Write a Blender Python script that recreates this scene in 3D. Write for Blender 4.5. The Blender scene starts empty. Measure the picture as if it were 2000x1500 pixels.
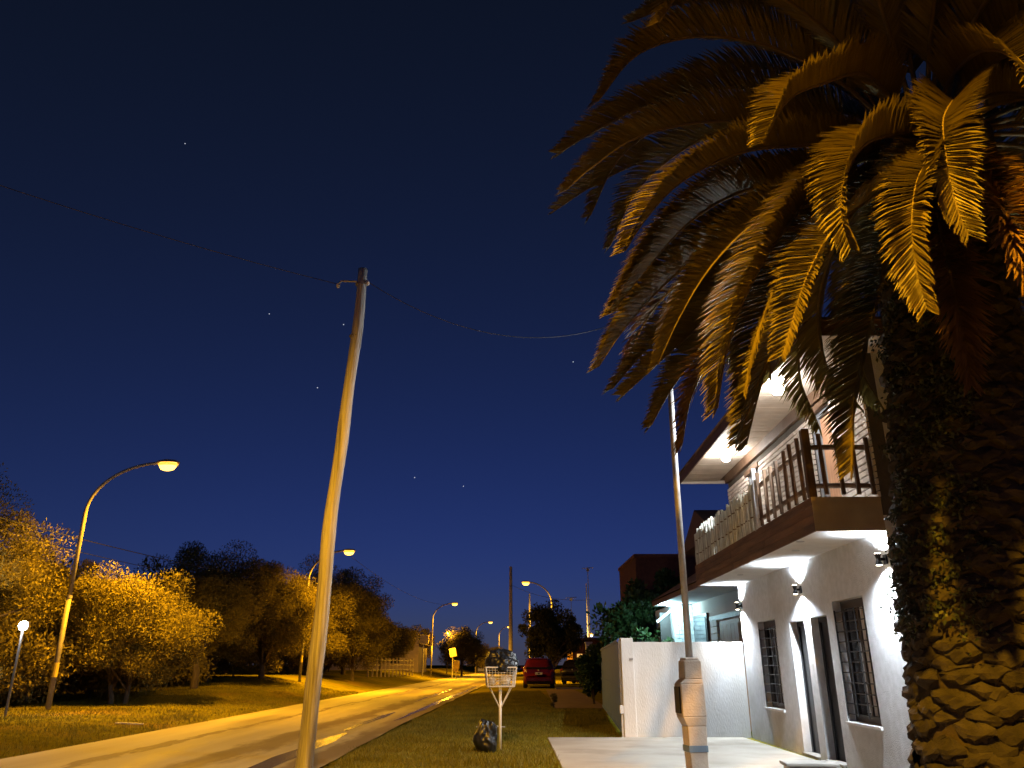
import bpy, math, random
import numpy as np
from mathutils import Vector, Matrix, noise as mnoise

R = math.radians
sc = bpy.context.scene
COL = sc.collection
rnd = random.Random(7)

# ------------------------------------------------------------------ camera
cam = bpy.data.cameras.new('camera'); camo = bpy.data.objects.new('camera', cam); COL.objects.link(camo)
camo.location = (0, 0, 1.4); camo.rotation_euler = (R(90 + 20.1), 0, 0)
cam.sensor_width = 36; cam.lens = 27.0; cam.clip_start = 0.05; cam.clip_end = 6000
sc.camera = camo
# ------------------------------------------------------------------ night sky (sun well below the horizon)
W = bpy.data.worlds.new('World'); sc.world = W; W.use_nodes = True
nt = W.node_tree; nt.nodes.clear()
sky = nt.nodes.new('ShaderNodeTexSky'); sky.sky_type = 'NISHITA'; sky.sun_disc = False
sky.sun_elevation = R(12); sky.sun_rotation = R(180); sky.ozone_density = 8.0; sky.air_density = 1.0; sky.dust_density = 0.0
# the same scattered light at night strength, deepened to the blue of the late dusk
bg = nt.nodes.new('ShaderNodeBackground'); bg.inputs['Strength'].default_value = 0.10
wo = nt.nodes.new('ShaderNodeOutputWorld'); sp = nt.nodes.new('ShaderNodeSeparateColor'); cb = nt.nodes.new('ShaderNodeCombineColor')
nt.links.new(sky.outputs[0], sp.inputs[0])
for i_, (g_, k_) in enumerate(((.85, .1956), (1.0, .1084), (1.65, .059))):
    pw = nt.nodes.new('ShaderNodeMath'); pw.operation = 'POWER'; pw.inputs[1].default_value = g_
    ml = nt.nodes.new('ShaderNodeMath'); ml.operation = 'MULTIPLY'; ml.inputs[1].default_value = k_
    nt.links.new(sp.outputs[i_], pw.inputs[0]); nt.links.new(pw.outputs[0], ml.inputs[0]); nt.links.new(ml.outputs[0], cb.inputs[i_])
nt.links.new(cb.outputs[0], bg.inputs[0]); nt.links.new(bg.outputs[0], wo.inputs[0])
# ------------------------------------------------------------------ exposure and renderer
vs = sc.view_settings; vs.view_transform = 'Standard'; vs.look = 'None'; vs.exposure = 0.0; vs.gamma = 1.0; vs.use_curve_mapping = False
sc.render.engine = 'CYCLES'
cy = sc.cycles; cy.use_denoising = True; cy.max_bounces = 6; cy.diffuse_bounces = 3; cy.glossy_bounces = 3
cy.transmission_bounces = 4; cy.sample_clamp_indirect = 4.0; cy.use_light_tree = True; cy.caustics_reflective = False; cy.caustics_refractive = False
SODIUM = (1.0, 0.46, 0.012)
SODIUM_POWER = 12500.0

# ------------------------------------------------------------------ materials
def _n(t, k, **kw):
    n = t.nodes.new(k)
    for a, b in kw.items(): setattr(n, a, b)
    return n
def mat(name, c1, c2=None, scale=6.0, rough=0.8, bump=0.0, bscale=None, stretch=(1, 1, 1), metal=0.0, spec=0.4, detail=6.0,
        lo=0.35, hi=0.65, c3=None, c3scale=1.0, c3lo=0.55, c3hi=0.7, trans=0.0, rough2=None, island=0.0, emit=None):
    m = bpy.data.materials.new(name); m.use_nodes = True
    t = m.node_tree; b = t.nodes['Principled BSDF']
    b.inputs['Roughness'].default_value = rough; b.inputs['Metallic'].default_value = metal
    b.inputs['Specular IOR Level'].default_value = spec
    tc = _n(t, 'ShaderNodeTexCoord'); mp = _n(t, 'ShaderNodeMapping'); mp.inputs['Scale'].default_value = stretch
    t.links.new(tc.outputs['Object'], mp.inputs['Vector'])
    if c2 is None: c2 = tuple(x * 0.8 for x in c1)
    ns = _n(t, 'ShaderNodeTexNoise'); ns.inputs['Scale'].default_value = scale; ns.inputs['Detail'].default_value = detail
    t.links.new(mp.outputs[0], ns.inputs['Vector'])
    rp = _n(t, 'ShaderNodeValToRGB'); e = rp.color_ramp.elements
    e[0].position = lo; e[1].position = hi; e[0].color = (*c2, 1); e[1].color = (*c1, 1)
    t.links.new(ns.outputs['Fac'], rp.inputs[0]); out = rp.outputs[0]
    if c3:
        n3 = _n(t, 'ShaderNodeTexNoise'); n3.inputs['Scale'].default_value = c3scale; n3.inputs['Detail'].default_value = 5
        t.links.new(mp.outputs[0], n3.inputs['Vector'])
        mr = _n(t, 'ShaderNodeMapRange'); mr.inputs[1].default_value = c3lo; mr.inputs[2].default_value = c3hi
        t.links.new(n3.outputs['Fac'], mr.inputs[0])
        mx = _n(t, 'ShaderNodeMix', data_type='RGBA'); t.links.new(mr.outputs[0], mx.inputs[0])
        t.links.new(out, mx.inputs[6]); mx.inputs[7].default_value = (*c3, 1); out = mx.outputs[2]
        if rough2 is not None:
            m2 = _n(t, 'ShaderNodeMapRange'); m2.inputs[1].default_value = c3lo; m2.inputs[2].default_value = c3hi
            m2.inputs[3].default_value = rough; m2.inputs[4].default_value = rough2
            t.links.new(n3.outputs['Fac'], m2.inputs[0]); t.links.new(m2.outputs[0], b.inputs['Roughness'])
    if island:
        gi = _n(t, 'ShaderNodeNewGeometry'); oi = _n(t, 'ShaderNodeObjectInfo')
        ad = _n(t, 'ShaderNodeMath', operation='ADD'); fr = _n(t, 'ShaderNodeMath', operation='FRACT')
        t.links.new(gi.outputs['Random Per Island'], ad.inputs[0]); t.links.new(oi.outputs['Random'], ad.inputs[1]); t.links.new(ad.outputs[0], fr.inputs[0])
        hs = _n(t, 'ShaderNodeHueSaturation'); mr = _n(t, 'ShaderNodeMapRange'); mr.inputs[3].default_value = 1 - island; mr.inputs[4].default_value = 1 + island
        t.links.new(fr.outputs[0], mr.inputs[0]); t.links.new(mr.outputs[0], hs.inputs['Value']); t.links.new(out, hs.inputs['Color']); out = hs.outputs[0]
    t.links.new(out, b.inputs['Base Color'])
    if bump:
        nb = _n(t, 'ShaderNodeTexNoise'); nb.inputs['Scale'].default_value = bscale or scale * 4; nb.inputs['Detail'].default_value = 6
        t.links.new(mp.outputs[0], nb.inputs['Vector'])
        bp = _n(t, 'ShaderNodeBump'); bp.inputs['Strength'].default_value = bump; bp.inputs['Distance'].default_value = 0.02
        t.links.new(nb.outputs['Fac'], bp.inputs['Height']); t.links.new(bp.outputs[0], b.inputs['Normal'])
    if trans:
        tl = _n(t, 'ShaderNodeBsdfTranslucent'); t.links.new(out, tl.inputs[0])
        ms = _n(t, 'ShaderNodeMixShader'); ms.inputs[0].default_value = trans
        t.links.new(b.outputs[0], ms.inputs[1]); t.links.new(tl.outputs[0], ms.inputs[2])
        t.links.new(ms.outputs[0], t.nodes['Material Output'].inputs[0])
    if emit:
        b.inputs['Emission Color'].default_value = (*emit[0], 1); b.inputs['Emission Strength'].default_value = emit[1]
    return m
M = {}
M['grass_ground'] = mat('grass_ground', (.15, .13, .012), (.10, .09, .009), 1.6, 1.0, .6, 30, spec=.0, c3=(.17, .12, .03), c3scale=.35, c3lo=.5, c3hi=.68)
M['blade'] = mat('blade', (.19, .165, .012), (.13, .115, .008), .8, .7, trans=.25, island=.3)
M['asphalt'] = mat('asphalt', (.36, .32, .20), (.27, .235, .145), 1.2, .72, .5, 60, stretch=(1, .10, 1), c3=(.17, .14, .085), c3scale=.75, c3lo=.52, c3hi=.66, rough2=.5)
def stain_bands(m, bands, dark):
    """soft edged damp wheel tracks in the road's own colour: each band is (x at y = 0, slope, half width)"""
    t = m.node_tree; b = t.nodes['Principled BSDF']; src = b.inputs['Base Color'].links[0].from_socket
    tc = _n(t, 'ShaderNodeTexCoord'); sx = _n(t, 'ShaderNodeSeparateXYZ'); t.links.new(tc.outputs['Object'], sx.inputs[0])
    mp = _n(t, 'ShaderNodeMapping'); mp.inputs['Scale'].default_value = (.9, .22, 1); t.links.new(tc.outputs['Object'], mp.inputs['Vector'])
    ns = _n(t, 'ShaderNodeTexNoise'); ns.inputs['Scale'].default_value = 1.6; ns.inputs['Detail'].default_value = 8; ns.inputs['Roughness'].default_value = .65; t.links.new(mp.outputs[0], ns.inputs['Vector'])
    def math_(op, a, c):
        n = _n(t, 'ShaderNodeMath', operation=op)
        for k, q in enumerate((a, c)):
            if q is None: continue
            if isinstance(q, (int, float)): n.inputs[k].default_value = q
            else: t.links.new(q, n.inputs[k])
        return n.outputs[0]
    wob = math_('MULTIPLY', math_('SUBTRACT', ns.outputs['Fac'], .5), 1.5)
    for x0, sl, hw in bands:
        d = math_('ABSOLUTE', math_('SUBTRACT', math_('ADD', sx.outputs[0], wob), math_('ADD', math_('MULTIPLY', sx.outputs[1], sl), x0)), None)
        mr = _n(t, 'ShaderNodeMapRange', interpolation_type='SMOOTHSTEP'); mr.inputs[1].default_value = hw * 1.7; mr.inputs[2].default_value = hw * .45; t.links.new(d, mr.inputs[0])
        mx = _n(t, 'ShaderNodeMix', data_type='RGBA'); t.links.new(mr.outputs[0], mx.inputs[0]); t.links.new(src, mx.inputs[6]); mx.inputs[7].default_value = (*dark, 1); src = mx.outputs[2]
    t.links.new(src, b.inputs['Base Color'])
stain_bands(M['asphalt'], ((-5.3, .033, .32), (-3.3, .012, .30), (-7.0, .02, .10)), (.115, .08, .045))
M['wet'] = mat('wet', (.11, .095, .075), (.06, .05, .04), 2.5, .27, .6, 7, stretch=(1, .22, 1), spec=.6)
M['damp'] = mat('damp', (.085, .055, .028), (.055, .037, .02), 3, .75, .6, 40, stretch=(1, .15, 1), spec=.2)
M['concrete'] = mat('concrete', (.38, .345, .29), (.30, .27, .225), 1.1, .85, .35, 50, c3=(.19, .165, .13), c3scale=.8, c3lo=.52, c3hi=.75)
M['driveway'] = mat('driveway', (.16, .10, .065), (.11, .07, .045), 1.5, .9, .3, 30)
M['kerb'] = mat('kerb', (.34, .31, .27), None, 3, .85, .2)
M['plaster'] = mat('plaster', (.70, .70, .71), (.60, .60, .60), 9, .85, .7, 70, c3=(.48, .46, .43), c3scale=.9, c3lo=.52, c3hi=.8)
M['smooth_white'] = mat('smooth_white', (.80, .79, .77), (.70, .69, .67), 3, .75, .1, 40)
M['stucco_wall'] = mat('stucco_wall', (.76, .75, .74), (.62, .60, .56), 1.6, .85, .3, 45, stretch=(1, 1, .28), c3=(.46, .40, .33), c3scale=1.1, c3lo=.52, c3hi=.8)  # tan patches put both dirt and shadow into the wall colour
M['mortar'] = mat('mortar', (.10, .085, .07), None, 8, .95, .3)
M['white_brick'] = mat('white_brick', (.70, .62, .55), (.60, .52, .46), 9, .85, .3, 60, island=.12)
M['red_brick'] = mat('red_brick', (.20, .085, .055), (.14, .06, .04), 6, .9, .3, 40, island=.2)
M['wood_board'] = mat('wood_board', (.17, .085, .04), (.10, .05, .025), 3, .7, .3, 20, stretch=(4, .5, 6), island=.25)
M['rail_wood'] = mat('rail_wood', (.15, .09, .05), (.085, .05, .03), 5, .75, .3, 30, stretch=(3, 3, .6), island=.2)
M['fascia_plaster'] = mat('fascia_plaster', (.40, .32, .21), (.30, .24, .16), 2, .85, .2)
M['soffit'] = mat('soffit', (.66, .58, .49), (.58, .50, .42), 4, .6, .0, island=.05)
M['brown_trim'] = mat('brown_trim', (.13, .075, .045), (.09, .05, .03), 6, .6)
M['cane'] = mat('cane', (.70, .72, .64), (.48, .48, .41), 5, .7, .3, 30, stretch=(2, 2, 1), island=.3)
M['twine'] = mat('twine', (.22, .15, .08), None, 20, .9)
M['black_metal'] = mat('black_metal', (.018, .018, .02), (.012, .012, .013), 9, .45, metal=.4)
M['black_door'] = mat('black_door', (.012, .012, .014), None, 4, .4)
M['grey_metal'] = mat('grey_metal', (.42, .41, .40), (.32, .31, .30), 7, .45, metal=.5)
M['galv'] = mat('galv', (.50, .48, .46), (.38, .36, .34), 8, .5, .1, 30, metal=.35)
M['lamp_post'] = mat('lamp_post', (.24, .22, .20), (.17, .155, .14), 8, .6, .1, 30, metal=.2)
M['glass'] = mat('glass', (.03, .035, .045), None, 2, .08, spec=.8)
M['blue_frame'] = mat('blue_frame', (.42, .46, .52), (.34, .38, .44), 6, .35, metal=.3)
M['dark_frame'] = mat('dark_frame', (.05, .04, .035), None, 6, .5)
M['curtain'] = mat('curtain', (.62, .36, .22), (.5, .28, .17), 4, .9, stretch=(8, 8, .3))
M['pale_curtain'] = mat('pale_curtain', (.75, .72, .66), (.6, .57, .52), 4, .9, stretch=(8, 8, .3))
M['pole_wood'] = mat('pole_wood', (.46, .45, .43), (.33, .32, .30), 5, .9, .9, 14, stretch=(7, 7, .3), c3=(.14, .125, .10), c3scale=1.5, c3lo=.54, c3hi=.68, spec=.15)
M['iron'] = mat('iron', (.20, .19, .18), None, 8, .5, metal=.6)
M['cable'] = mat('cable', (.05, .05, .052), None, 8, .6)
M['yellow_paint'] = mat('yellow_paint', (.55, .42, .06), None, 8, .7)
M['white_paint'] = mat('white_paint', (.72, .72, .72), (.6, .6, .6), 12, .5)
M['bin_bag'] = mat('bin_bag', (.010, .011, .014), None, 8, .34, .2, 5, spec=.5)
M['pale_bag'] = mat('pale_bag', (.55, .52, .48), (.4, .37, .33), 8, .4, .3, 14)
M['red_paint'] = mat('red_paint', (.10, .007, .014), (.09, .006, .012), 3, .22, spec=.6)
M['dark_paint'] = mat('dark_paint', (.02, .016, .015), None, 3, .25, spec=.6)
M['car_glass'] = mat('car_glass', (.012, .010, .012), None, 3, .08, spec=.7)
M['tail'] = mat('tail', (.30, .015, .015), None, 5, .15, spec=.7)
M['tyre'] = mat('tyre', (.02, .02, .02), None, 9, .85)
M['plate'] = mat('plate', (.75, .75, .75), None, 9, .5)
M['bark'] = mat('bark', (.15, .115, .08), (.09, .07, .05), 6, .95, .8, 20, stretch=(3, 3, .7))
M['palm_bark'] = mat('palm_bark', (.06, .046, .034), (.035, .027, .02), 7, .95, .8, 22)
M['leaf_base'] = mat('leaf_base', (.042, .036, .031), (.02, .017, .015), 7, .9, .6, 30, island=.35)
M['frond'] = mat('frond', (.15, .118, .03), (.10, .08, .022), 3, .5, trans=.18, island=.22)
M['dry_frond'] = mat('dry_frond', (.22, .13, .055), (.15, .09, .04), 3, .7, trans=.15, island=.25)
M['rachis'] = mat('rachis', (.16, .12, .045), (.12, .09, .03), 5, .6)
M['ivy'] = mat('ivy', (.035, .05, .03), (.02, .03, .02), 4, .5, trans=.1, island=.35)
M['leaf_olive'] = mat('leaf_olive', (.22, .185, .05), (.14, .12, .034), .9, .95, trans=.22, island=.16, spec=.05)
M['leaf_dark'] = mat('leaf_dark', (.20, .165, .055), (.13, .11, .037), .9, .95, trans=.18, island=.16, spec=.05)
M['leaf_green'] = mat('leaf_green', (.05, .105, .03), (.03, .065, .02), .8, .5, trans=.2, island=.4)
M['leaf_round'] = mat('leaf_round', (.085, .085, .025), (.055, .058, .018), .9, .95, trans=.15, island=.16, spec=.05)
M['gate'] = mat('gate', (.09, .19, .62), (.08, .16, .54), 3, .6, .1)
M['far_wall'] = mat('far_wall', (.40, .33, .28), (.33, .27, .23), 1, .9)
M['far_roof'] = mat('far_roof', (.16, .09, .06), None, 2, .9)
M['sign_pale'] = mat('sign_pale', (.6, .5, .33), None, 3, .6)
M['sign_yellow'] = mat('sign_yellow', (.6, .45, .10), None, 3, .6)
M['stone'] = mat('stone', (.66, .68, .68), (.55, .57, .57), 7, .8, .4, 30, island=.12)
M['timber_door'] = mat('timber_door', (.34, .21, .12), (.25, .15, .085), 4, .6, .2, 20, stretch=(6, 6, .5), island=.15)
M['meter_concrete'] = mat('meter_concrete', (.50, .42, .34), (.40, .33, .26), 5, .85, .35, 40)
M['blue_band'] = mat('blue_band', (.14, .19, .24), None, 6, .8)
M['litter'] = mat('litter', (.6, .58, .52), None, 6, .7)
def emis(name, col, s):
    return mat(name, (.8, .8, .8), None, 4, .4, emit=(col, s))
M['sodium_lens'] = emis('sodium_lens', (1.0, .56, .08), 5.0)
M['sodium_halo'] = emis('sodium_halo', (1.0, .42, .02), 1.8)  # emission imitating the orange fringe of glow round a lamp
M['white_lens'] = emis('white_lens', (1.0, .95, .86), 30.0)
M['globe'] = emis('globe', (1.0, .95, .88), 340.0)
M['warm_lens'] = emis('warm_lens', (1.0, .86, .62), 22.0)
M['cyan_lens'] = emis('cyan_lens', (.55, .92, 1.0), 8.0)
M['star'] = emis('star', (.8, .85, 1.0), .7)
M['pillar_glow'] = emis('pillar_glow', (1.0, .52, .12), .9)  # emission in place of the orange lamplight on a pillar

# ------------------------------------------------------------------ mesh helpers
class MB:
    def __init__(s): s.v = []; s.f = []
    def add(s, vs, fs):
        k = len(s.v); s.v += [tuple(p) for p in vs]; s.f += [tuple(i + k for i in f) for f in fs]; return s
    def box(s, x0, x1, y0, y1, z0, z1):
        return s.add([(x0, y0, z0), (x1, y0, z0), (x1, y1, z0), (x0, y1, z0), (x0, y0, z1), (x1, y0, z1), (x1, y1, z1), (x0, y1, z1)],
                     [(3, 2, 1, 0), (4, 5, 6, 7), (0, 1, 5, 4), (1, 2, 6, 5), (2, 3, 7, 6), (3, 0, 4, 7)])
    def poly(s, *p): return s.add(p, [tuple(range(len(p)))])
    def tube(s, pts, rad, n=8, cap=True):
        pts = [Vector(p) for p in pts]
        if not hasattr(rad, '__len__'): rad = [rad] * len(pts)
        k0 = len(s.v); prev = None
        for i, p in enumerate(pts):
            t = (pts[min(i + 1, len(pts) - 1)] - pts[max(i - 1, 0)]).normalized()
            if prev is None:
                a = t.cross(Vector((0, 0, 1))); a = a if a.length > 1e-3 else Vector((1, 0, 0)); a.normalize()
            else: a = (prev - t * prev.dot(t)).normalized()
            b = t.cross(a); prev = a
            for j in range(n):
                w = 2 * math.pi * j / n
                s.v.append(tuple(p + (a * math.cos(w) + b * math.sin(w)) * rad[i]))
        for i in range(len(pts) - 1):
            for j in range(n):
                q = k0 + i * n; jj = (j + 1) % n
                s.f.append((q + j, q + jj, q + n + jj, q + n + j))
        if cap:
            s.f.append(tuple(k0 + j for j in reversed(range(n)))); s.f.append(tuple(k0 + (len(pts) - 1) * n + j for j in range(n)))
        return s
    def lathe(s, prof, n=12, c=(0, 0, 0), axis='z'):
        k0 = len(s.v)
        for r, z in prof:
            for j in range(n):
                w = 2 * math.pi * j / n; a, b = r * math.cos(w), r * math.sin(w)
                p = {'z': (a, b, z), 'y': (a, z, -b), 'x': (z, a, b)}[axis]
                s.v.append((p[0] + c[0], p[1] + c[1], p[2] + c[2]))
        for i in range(len(prof) - 1):
            for j in range(n):
                jj = (j + 1) % n; q = k0 + i * n
                s.f.append((q + j, q + jj, q + n + jj, q + n + j))
        s.f.append(tuple(k0 + j for j in reversed(range(n)))); s.f.append(tuple(k0 + (len(prof) - 1) * n + j for j in range(n)))
        return s
    def mesh(s, name):
        me = bpy.data.meshes.new(name); me.from_pydata(s.v, [], s.f); me.update(); return me
    def build(s, name, m, parent=None, smooth=False, bevel=0.0, loc=None):
        me = s.mesh(name); me.materials.append(M[m])
        if smooth: me.polygons.foreach_set('use_smooth', [True] * len(me.polygons))
        return link(name, me, parent, bevel, loc)
def link(name, me, parent=None, bevel=0.0, loc=None):
    o = bpy.data.objects.new(name, me); COL.objects.link(o); o.parent = parent
    if loc: o.location = loc
    if bevel:
        b = o.modifiers.new('bevel', 'BEVEL'); b.width = bevel; b.segments = 2; b.limit_method = 'ANGLE'
    return o
def npmesh(name, verts, faces, m):
    verts = np.asarray(verts, np.float32); faces = np.asarray(faces, np.int32); k = faces.shape[1]
    me = bpy.data.meshes.new(name); me.vertices.add(len(verts)); me.vertices.foreach_set('co', verts.ravel())
    me.loops.add(faces.size); me.loops.foreach_set('vertex_index', faces.ravel())
    me.polygons.add(len(faces)); me.polygons.foreach_set('loop_start', np.arange(0, faces.size, k, dtype=np.int32))
    me.update(calc_edges=True); me.validate(); me.materials.append(M[m]); return me
def tag(o, label=None, cat=None, group=None, kind=None):
    if label: o['label'] = label
    if cat: o['category'] = cat
    if group: o['group'] = group
    if kind: o['kind'] = kind
    return o
def empty(name, loc, rz=0.0, label=None, cat=None, group=None):
    o = bpy.data.objects.new(name, None); COL.objects.link(o); o.location = loc; o.rotation_euler = (0, 0, rz); o.empty_display_size = .2
    return tag(o, label, cat, group)
def light(name, kind, loc, power, col, parent, radius=.08, rot=None, angle=None, blend=.5):
    d = bpy.data.lights.new(name, kind); d.energy = power; d.color = col; d.shadow_soft_size = radius
    if angle: d.spot_size = R(angle); d.spot_blend = blend
    o = bpy.data.objects.new(name, d); COL.objects.link(o); o.parent = parent; o.location = loc
    if rot: o.rotation_euler = rot
    return o
def lerp_tab(tab, y):
    if y <= tab[0][0]: return tab[0][1]
    for (a, b), (c, d) in zip(tab, tab[1:]):
        if y <= c: return b + (d - b) * (y - a) / (c - a)
    return tab[-1][1]
def sm(t): t = max(0., min(1., t)); return t * t * (3 - 2 * t)

# ------------------------------------------------------------------ the lie of the land
RE = [(-60, -2.95), (20, -2.9), (66, -2.1), (140, -.6), (420, 7)]
LE = [(-60, -8.4), (35, -8.4), (126, -7.6), (420, -1)]
ROADZ = -0.05
def ter(x, y):
    r, l = lerp_tab(RE, y), lerp_tab(LE, y)
    if l <= x <= r: return ROADZ - .05
    if x > r:
        d = x - r
        return (ROADZ - .05) * (1 - sm(d / .5)) + .15 * sm((y - 25) / 18) * sm(d / 2.5) + (.5 * sm((y - 80) / 80) * sm((d - 2) / 8))
    d = l - x
    return (ROADZ - .05) * (1 - sm(d / .4)) + .7 * sm((d - .6) / 5.5) * sm((y - 26) / 24) + .12 * sm((d - .4) / 3)
xs = sorted(set([round(v, 3) for v in list(np.arange(-24, -12, .6)) + list(np.arange(-12, 6, .2)) + list(np.arange(6, 14, .8))] + [-2500, -1200, -500, -200, -100, -60, -40, -30, 14, 20, 30, 60, 120, 300, 800, 2500]))
ys = sorted(set([round(v, 3) for v in list(np.arange(-10, 70, 1.0)) + list(np.arange(70, 200, 5))] + [-2000, -600, -150, -60, -25, 200, 230, 270, 330, 420, 600, 1000, 1800, 3200]))
gv = [(x, y, ter(x, y)) for y in ys for x in xs]
nx = len(xs)
gf = [(j * nx + i, j * nx + i + 1, (j + 1) * nx + i + 1, (j + 1) * nx + i) for j in range(len(ys) - 1) for i in range(nx - 1)]
g = npmesh('ground', gv, gf, 'grass_ground'); g.polygons.foreach_set('use_smooth', [True] * len(g.polygons))
tag(link('ground', g), kind='structure')
ry = [-60, -30] + list(range(-10, 200, 2)) + [220, 260, 320, 420]
rv, rf = [], []
for y in ry:
    a, b = lerp_tab(LE, y), lerp_tab(RE, y)
    wob = .10 * mnoise.noise((0, y * .35, 3.1)); wob2 = .12 * mnoise.noise((5, y * .4, 1.1))
    for k in range(9):
        f = k / 8; rv.append((a + wob + (b + wob2 - a - wob) * f, y, ROADZ + .03 * math.sin(math.pi * f)))
for j in range(len(ry) - 1):
    for k in range(8): rf.append((j * 9 + k, j * 9 + k + 1, (j + 1) * 9 + k + 1, (j + 1) * 9 + k))
g = npmesh('road', rv, rf, 'asphalt'); g.polygons.foreach_set('use_smooth', [True] * len(g.polygons))
tag(link('road', g), kind='structure')
# puddles standing along the right hand edge of the carriageway and in a wheel track
def puddle(pts, name='puddle'):
    m = MB(); m.poly(*pts); return tag(m.build(name, 'wet'), kind='structure')
def strip(y0, y1, x0, w, seed, n=40):
    left, right = [], []
    for i in range(n + 1):
        y = y0 + (y1 - y0) * i / n; e = math.sin(math.pi * i / n) ** .5
        c = x0 + (lerp_tab(RE, y) - lerp_tab(RE, 20)) + .12 * mnoise.noise((seed, y * .3, 0)); ww = w * e * (.65 + .6 * mnoise.noise((seed + 9, y * .5, 0)))
        zc = lambda x: ROADZ + .006 + .03 * math.sin(math.pi * max(0, min(1, (x + 8.4) / 5.5)))
        left.append((c - ww, y, zc(c - ww))); right.append((c + ww, y, zc(c + ww)))
    m = MB()
    for i in range(n): m.poly(left[i], right[i], right[i + 1], left[i + 1])
    return tag(m.build('puddle', 'wet'), kind='structure')
strip(9, 19, -3.75, .30, 1); strip(19.5, 27, -3.9, .18, 2); strip(23, 60, -3.3, .22, 3); strip(34, 60, -4.3, .10, 4); strip(62, 110, -3.6, .18, 5)

# paved forecourt in front of the house, the neighbour's drive, kerb stones at its edge
m = MB().box(.72, 4.72, 2.5, 17.15, -.15, .02); tag(m.build('forecourt', 'concrete', bevel=.012), kind='structure')
m = MB()
for i in range(12):
    y0, y1 = 28 + i * 1.4, 28 + (i + 1) * 1.4
    z0, z1 = ter(2, y0) + .02, ter(2, y1) + .02
    m.poly((1.45 + .03 * i, y0, z0), (3.3, y0, z0), (3.3, y1, z1), (1.45 + .03 * (i + 1), y1, z1))
tag(m.build('neighbour_drive', 'driveway'), kind='structure')
m = MB().box(2.4, 5.0, 45.6, 45.75, .1, .24); tag(m.build('kerb', 'kerb'), kind='structure')

# ------------------------------------------------------------------ the two storey house on the right
def wall_openings(mb, u0, u1, z0, z1, ops, x_out, x_in, z_bottom=True):
    """wall in the local plane x = x_out with rectangular openings and real reveals back to x_in"""
    us = sorted({u0, u1, *[o[0] for o in ops], *[o[1] for o in ops]}); zs = sorted({z0, z1, *[o[2] for o in ops], *[o[3] for o in ops]})
    us = [u for u in us if u0 <= u <= u1]; zs = [z for z in zs if z0 <= z <= z1]
    def hole(u, z): return any(o[0] < u < o[1] and o[2] < z < o[3] for o in ops)
    for a, b in zip(us, us[1:]):
        for c, d in zip(zs, zs[1:]):
            if hole((a + b) / 2, (c + d) / 2): continue
            mb.poly((x_out, b, c), (x_out, a, c), (x_out, a, d), (x_out, b, d))
            mb.poly((x_in, a, c), (x_in, b, c), (x_in, b, d), (x_in, a, d))
    for a, b, c, d in ops:
        mb.poly((x_out, a, c), (x_out, a, d), (x_in, a, d), (x_in, a, c)); mb.poly((x_out, b, d), (x_out, b, c), (x_in, b, c), (x_in, b, d))
        mb.poly((x_out, a, d), (x_out, b, d), (x_in, b, d), (x_in, a, d)); mb.poly((x_out, b, c), (x_out, a, c), (x_in, a, c), (x_in, b, c))
    mb.poly((x_out, u0, z0), (x_in, u0, z0), (x_in, u0, z1), (x_out, u0, z1)); mb.poly((x_out, u1, z1), (x_in, u1, z1), (x_in, u1, z0), (x_out, u1, z0))
    mb.poly((x_out, u0, z1), (x_in, u0, z1), (x_in, u1, z1), (x_out, u1, z1)); mb.poly((x_out, u1, z0), (x_in, u1, z0), (x_in, u0, z0), (x_out, u0, z0))
HZ = -.0200
house = empty('two_storey_house', (4.75, 9.8, 0), -.02, 'white plastered two storey house with wooden balcony and white brick upper floor', 'house')
HL = 7.35
D1 = (3.45, 4.2, -.05, 2.10); D2 = (2.42, 3.15, -.05, 2.12); W1 = (1.02, 2.14, .65, 2.29); W2 = (5.0, 6.15, .65, 2.2)
m = MB(); wall_openings(m, 0, HL, -.05, 3.2, [D1, D2, W1, W2], 0, .19); m.build('lower_wall', 'plaster', house)
m = MB().box(.1905, 8.0, .001, .2, -.05, 5.46).box(.1905, 8.0, HL - .2, HL - .001, -.05, 5.46).box(7.8, 8.0, .2, HL - .2, -.05, 5.46)
m.build('side_wall', 'plaster', house)
U1 = (1.18, 2.02, 3.44, 5.12); U2 = (4.95, 5.75, 3.44, 5.05)
m = MB(); wall_openings(m, 0, HL, 3.2, 5.46, [U1, U2], .012, .19); m.build('upper_wall', 'mortar', house)
m = MB().box(.2, 7.8, .2, HL - .2, 3.1, 3.3).box(1.2, 1.3, .2, HL - .2, 0, 5.4); m.build('interior', 'smooth_white', house)
# white painted bricks of the upper floor
CH, BL = .085, .26
bm_full = MB().box(-.020, .0115, 0, BL - .014, 0, CH - .020).mesh('brick'); bm_full.materials.append(M['white_brick'])
cand = []
for k in range(int((5.22 - 3.44) / CH)):
    z = 3.445 + k * CH; off = (k % 2) * BL / 2
    n = int(HL / BL) + 2
    for i in range(n):
        a = i * BL - off; b = a + BL - .014
        segs = [(max(a, 0.0), min(b, HL))]
        for (o0, o1, c0, c1) in (U1, U2):
            if z + CH > c0 and z < c1:
                ns = []
                for (p, q) in segs:
                    if q <= o0 or p >= o1: ns.append((p, q)); continue
                    if p < o0: ns.append((p, o0))
                    if q > o1: ns.append((o1, q))
                segs = ns
        for p, q in segs:
            if q - p > .03: cand.append((p, q, z))
cand.sort(key=lambda c: c[0])
rest = MB(); cnt = 0
for p, q, z in cand:
    jx = rnd.uniform(-.003, .003)
    if cnt < 300:
        o = bpy.data.objects.new('brick', bm_full); COL.objects.link(o); o.parent = house
        o.location = (jx, p, z); o.scale = (1, (q - p) / (BL - .014), 1); cnt += 1
    else: rest.box(-.020 + jx, .0115, p, q, z, z + CH - .020)
tag(rest.build('brickwork', 'white_brick', house), kind='stuff')
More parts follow.
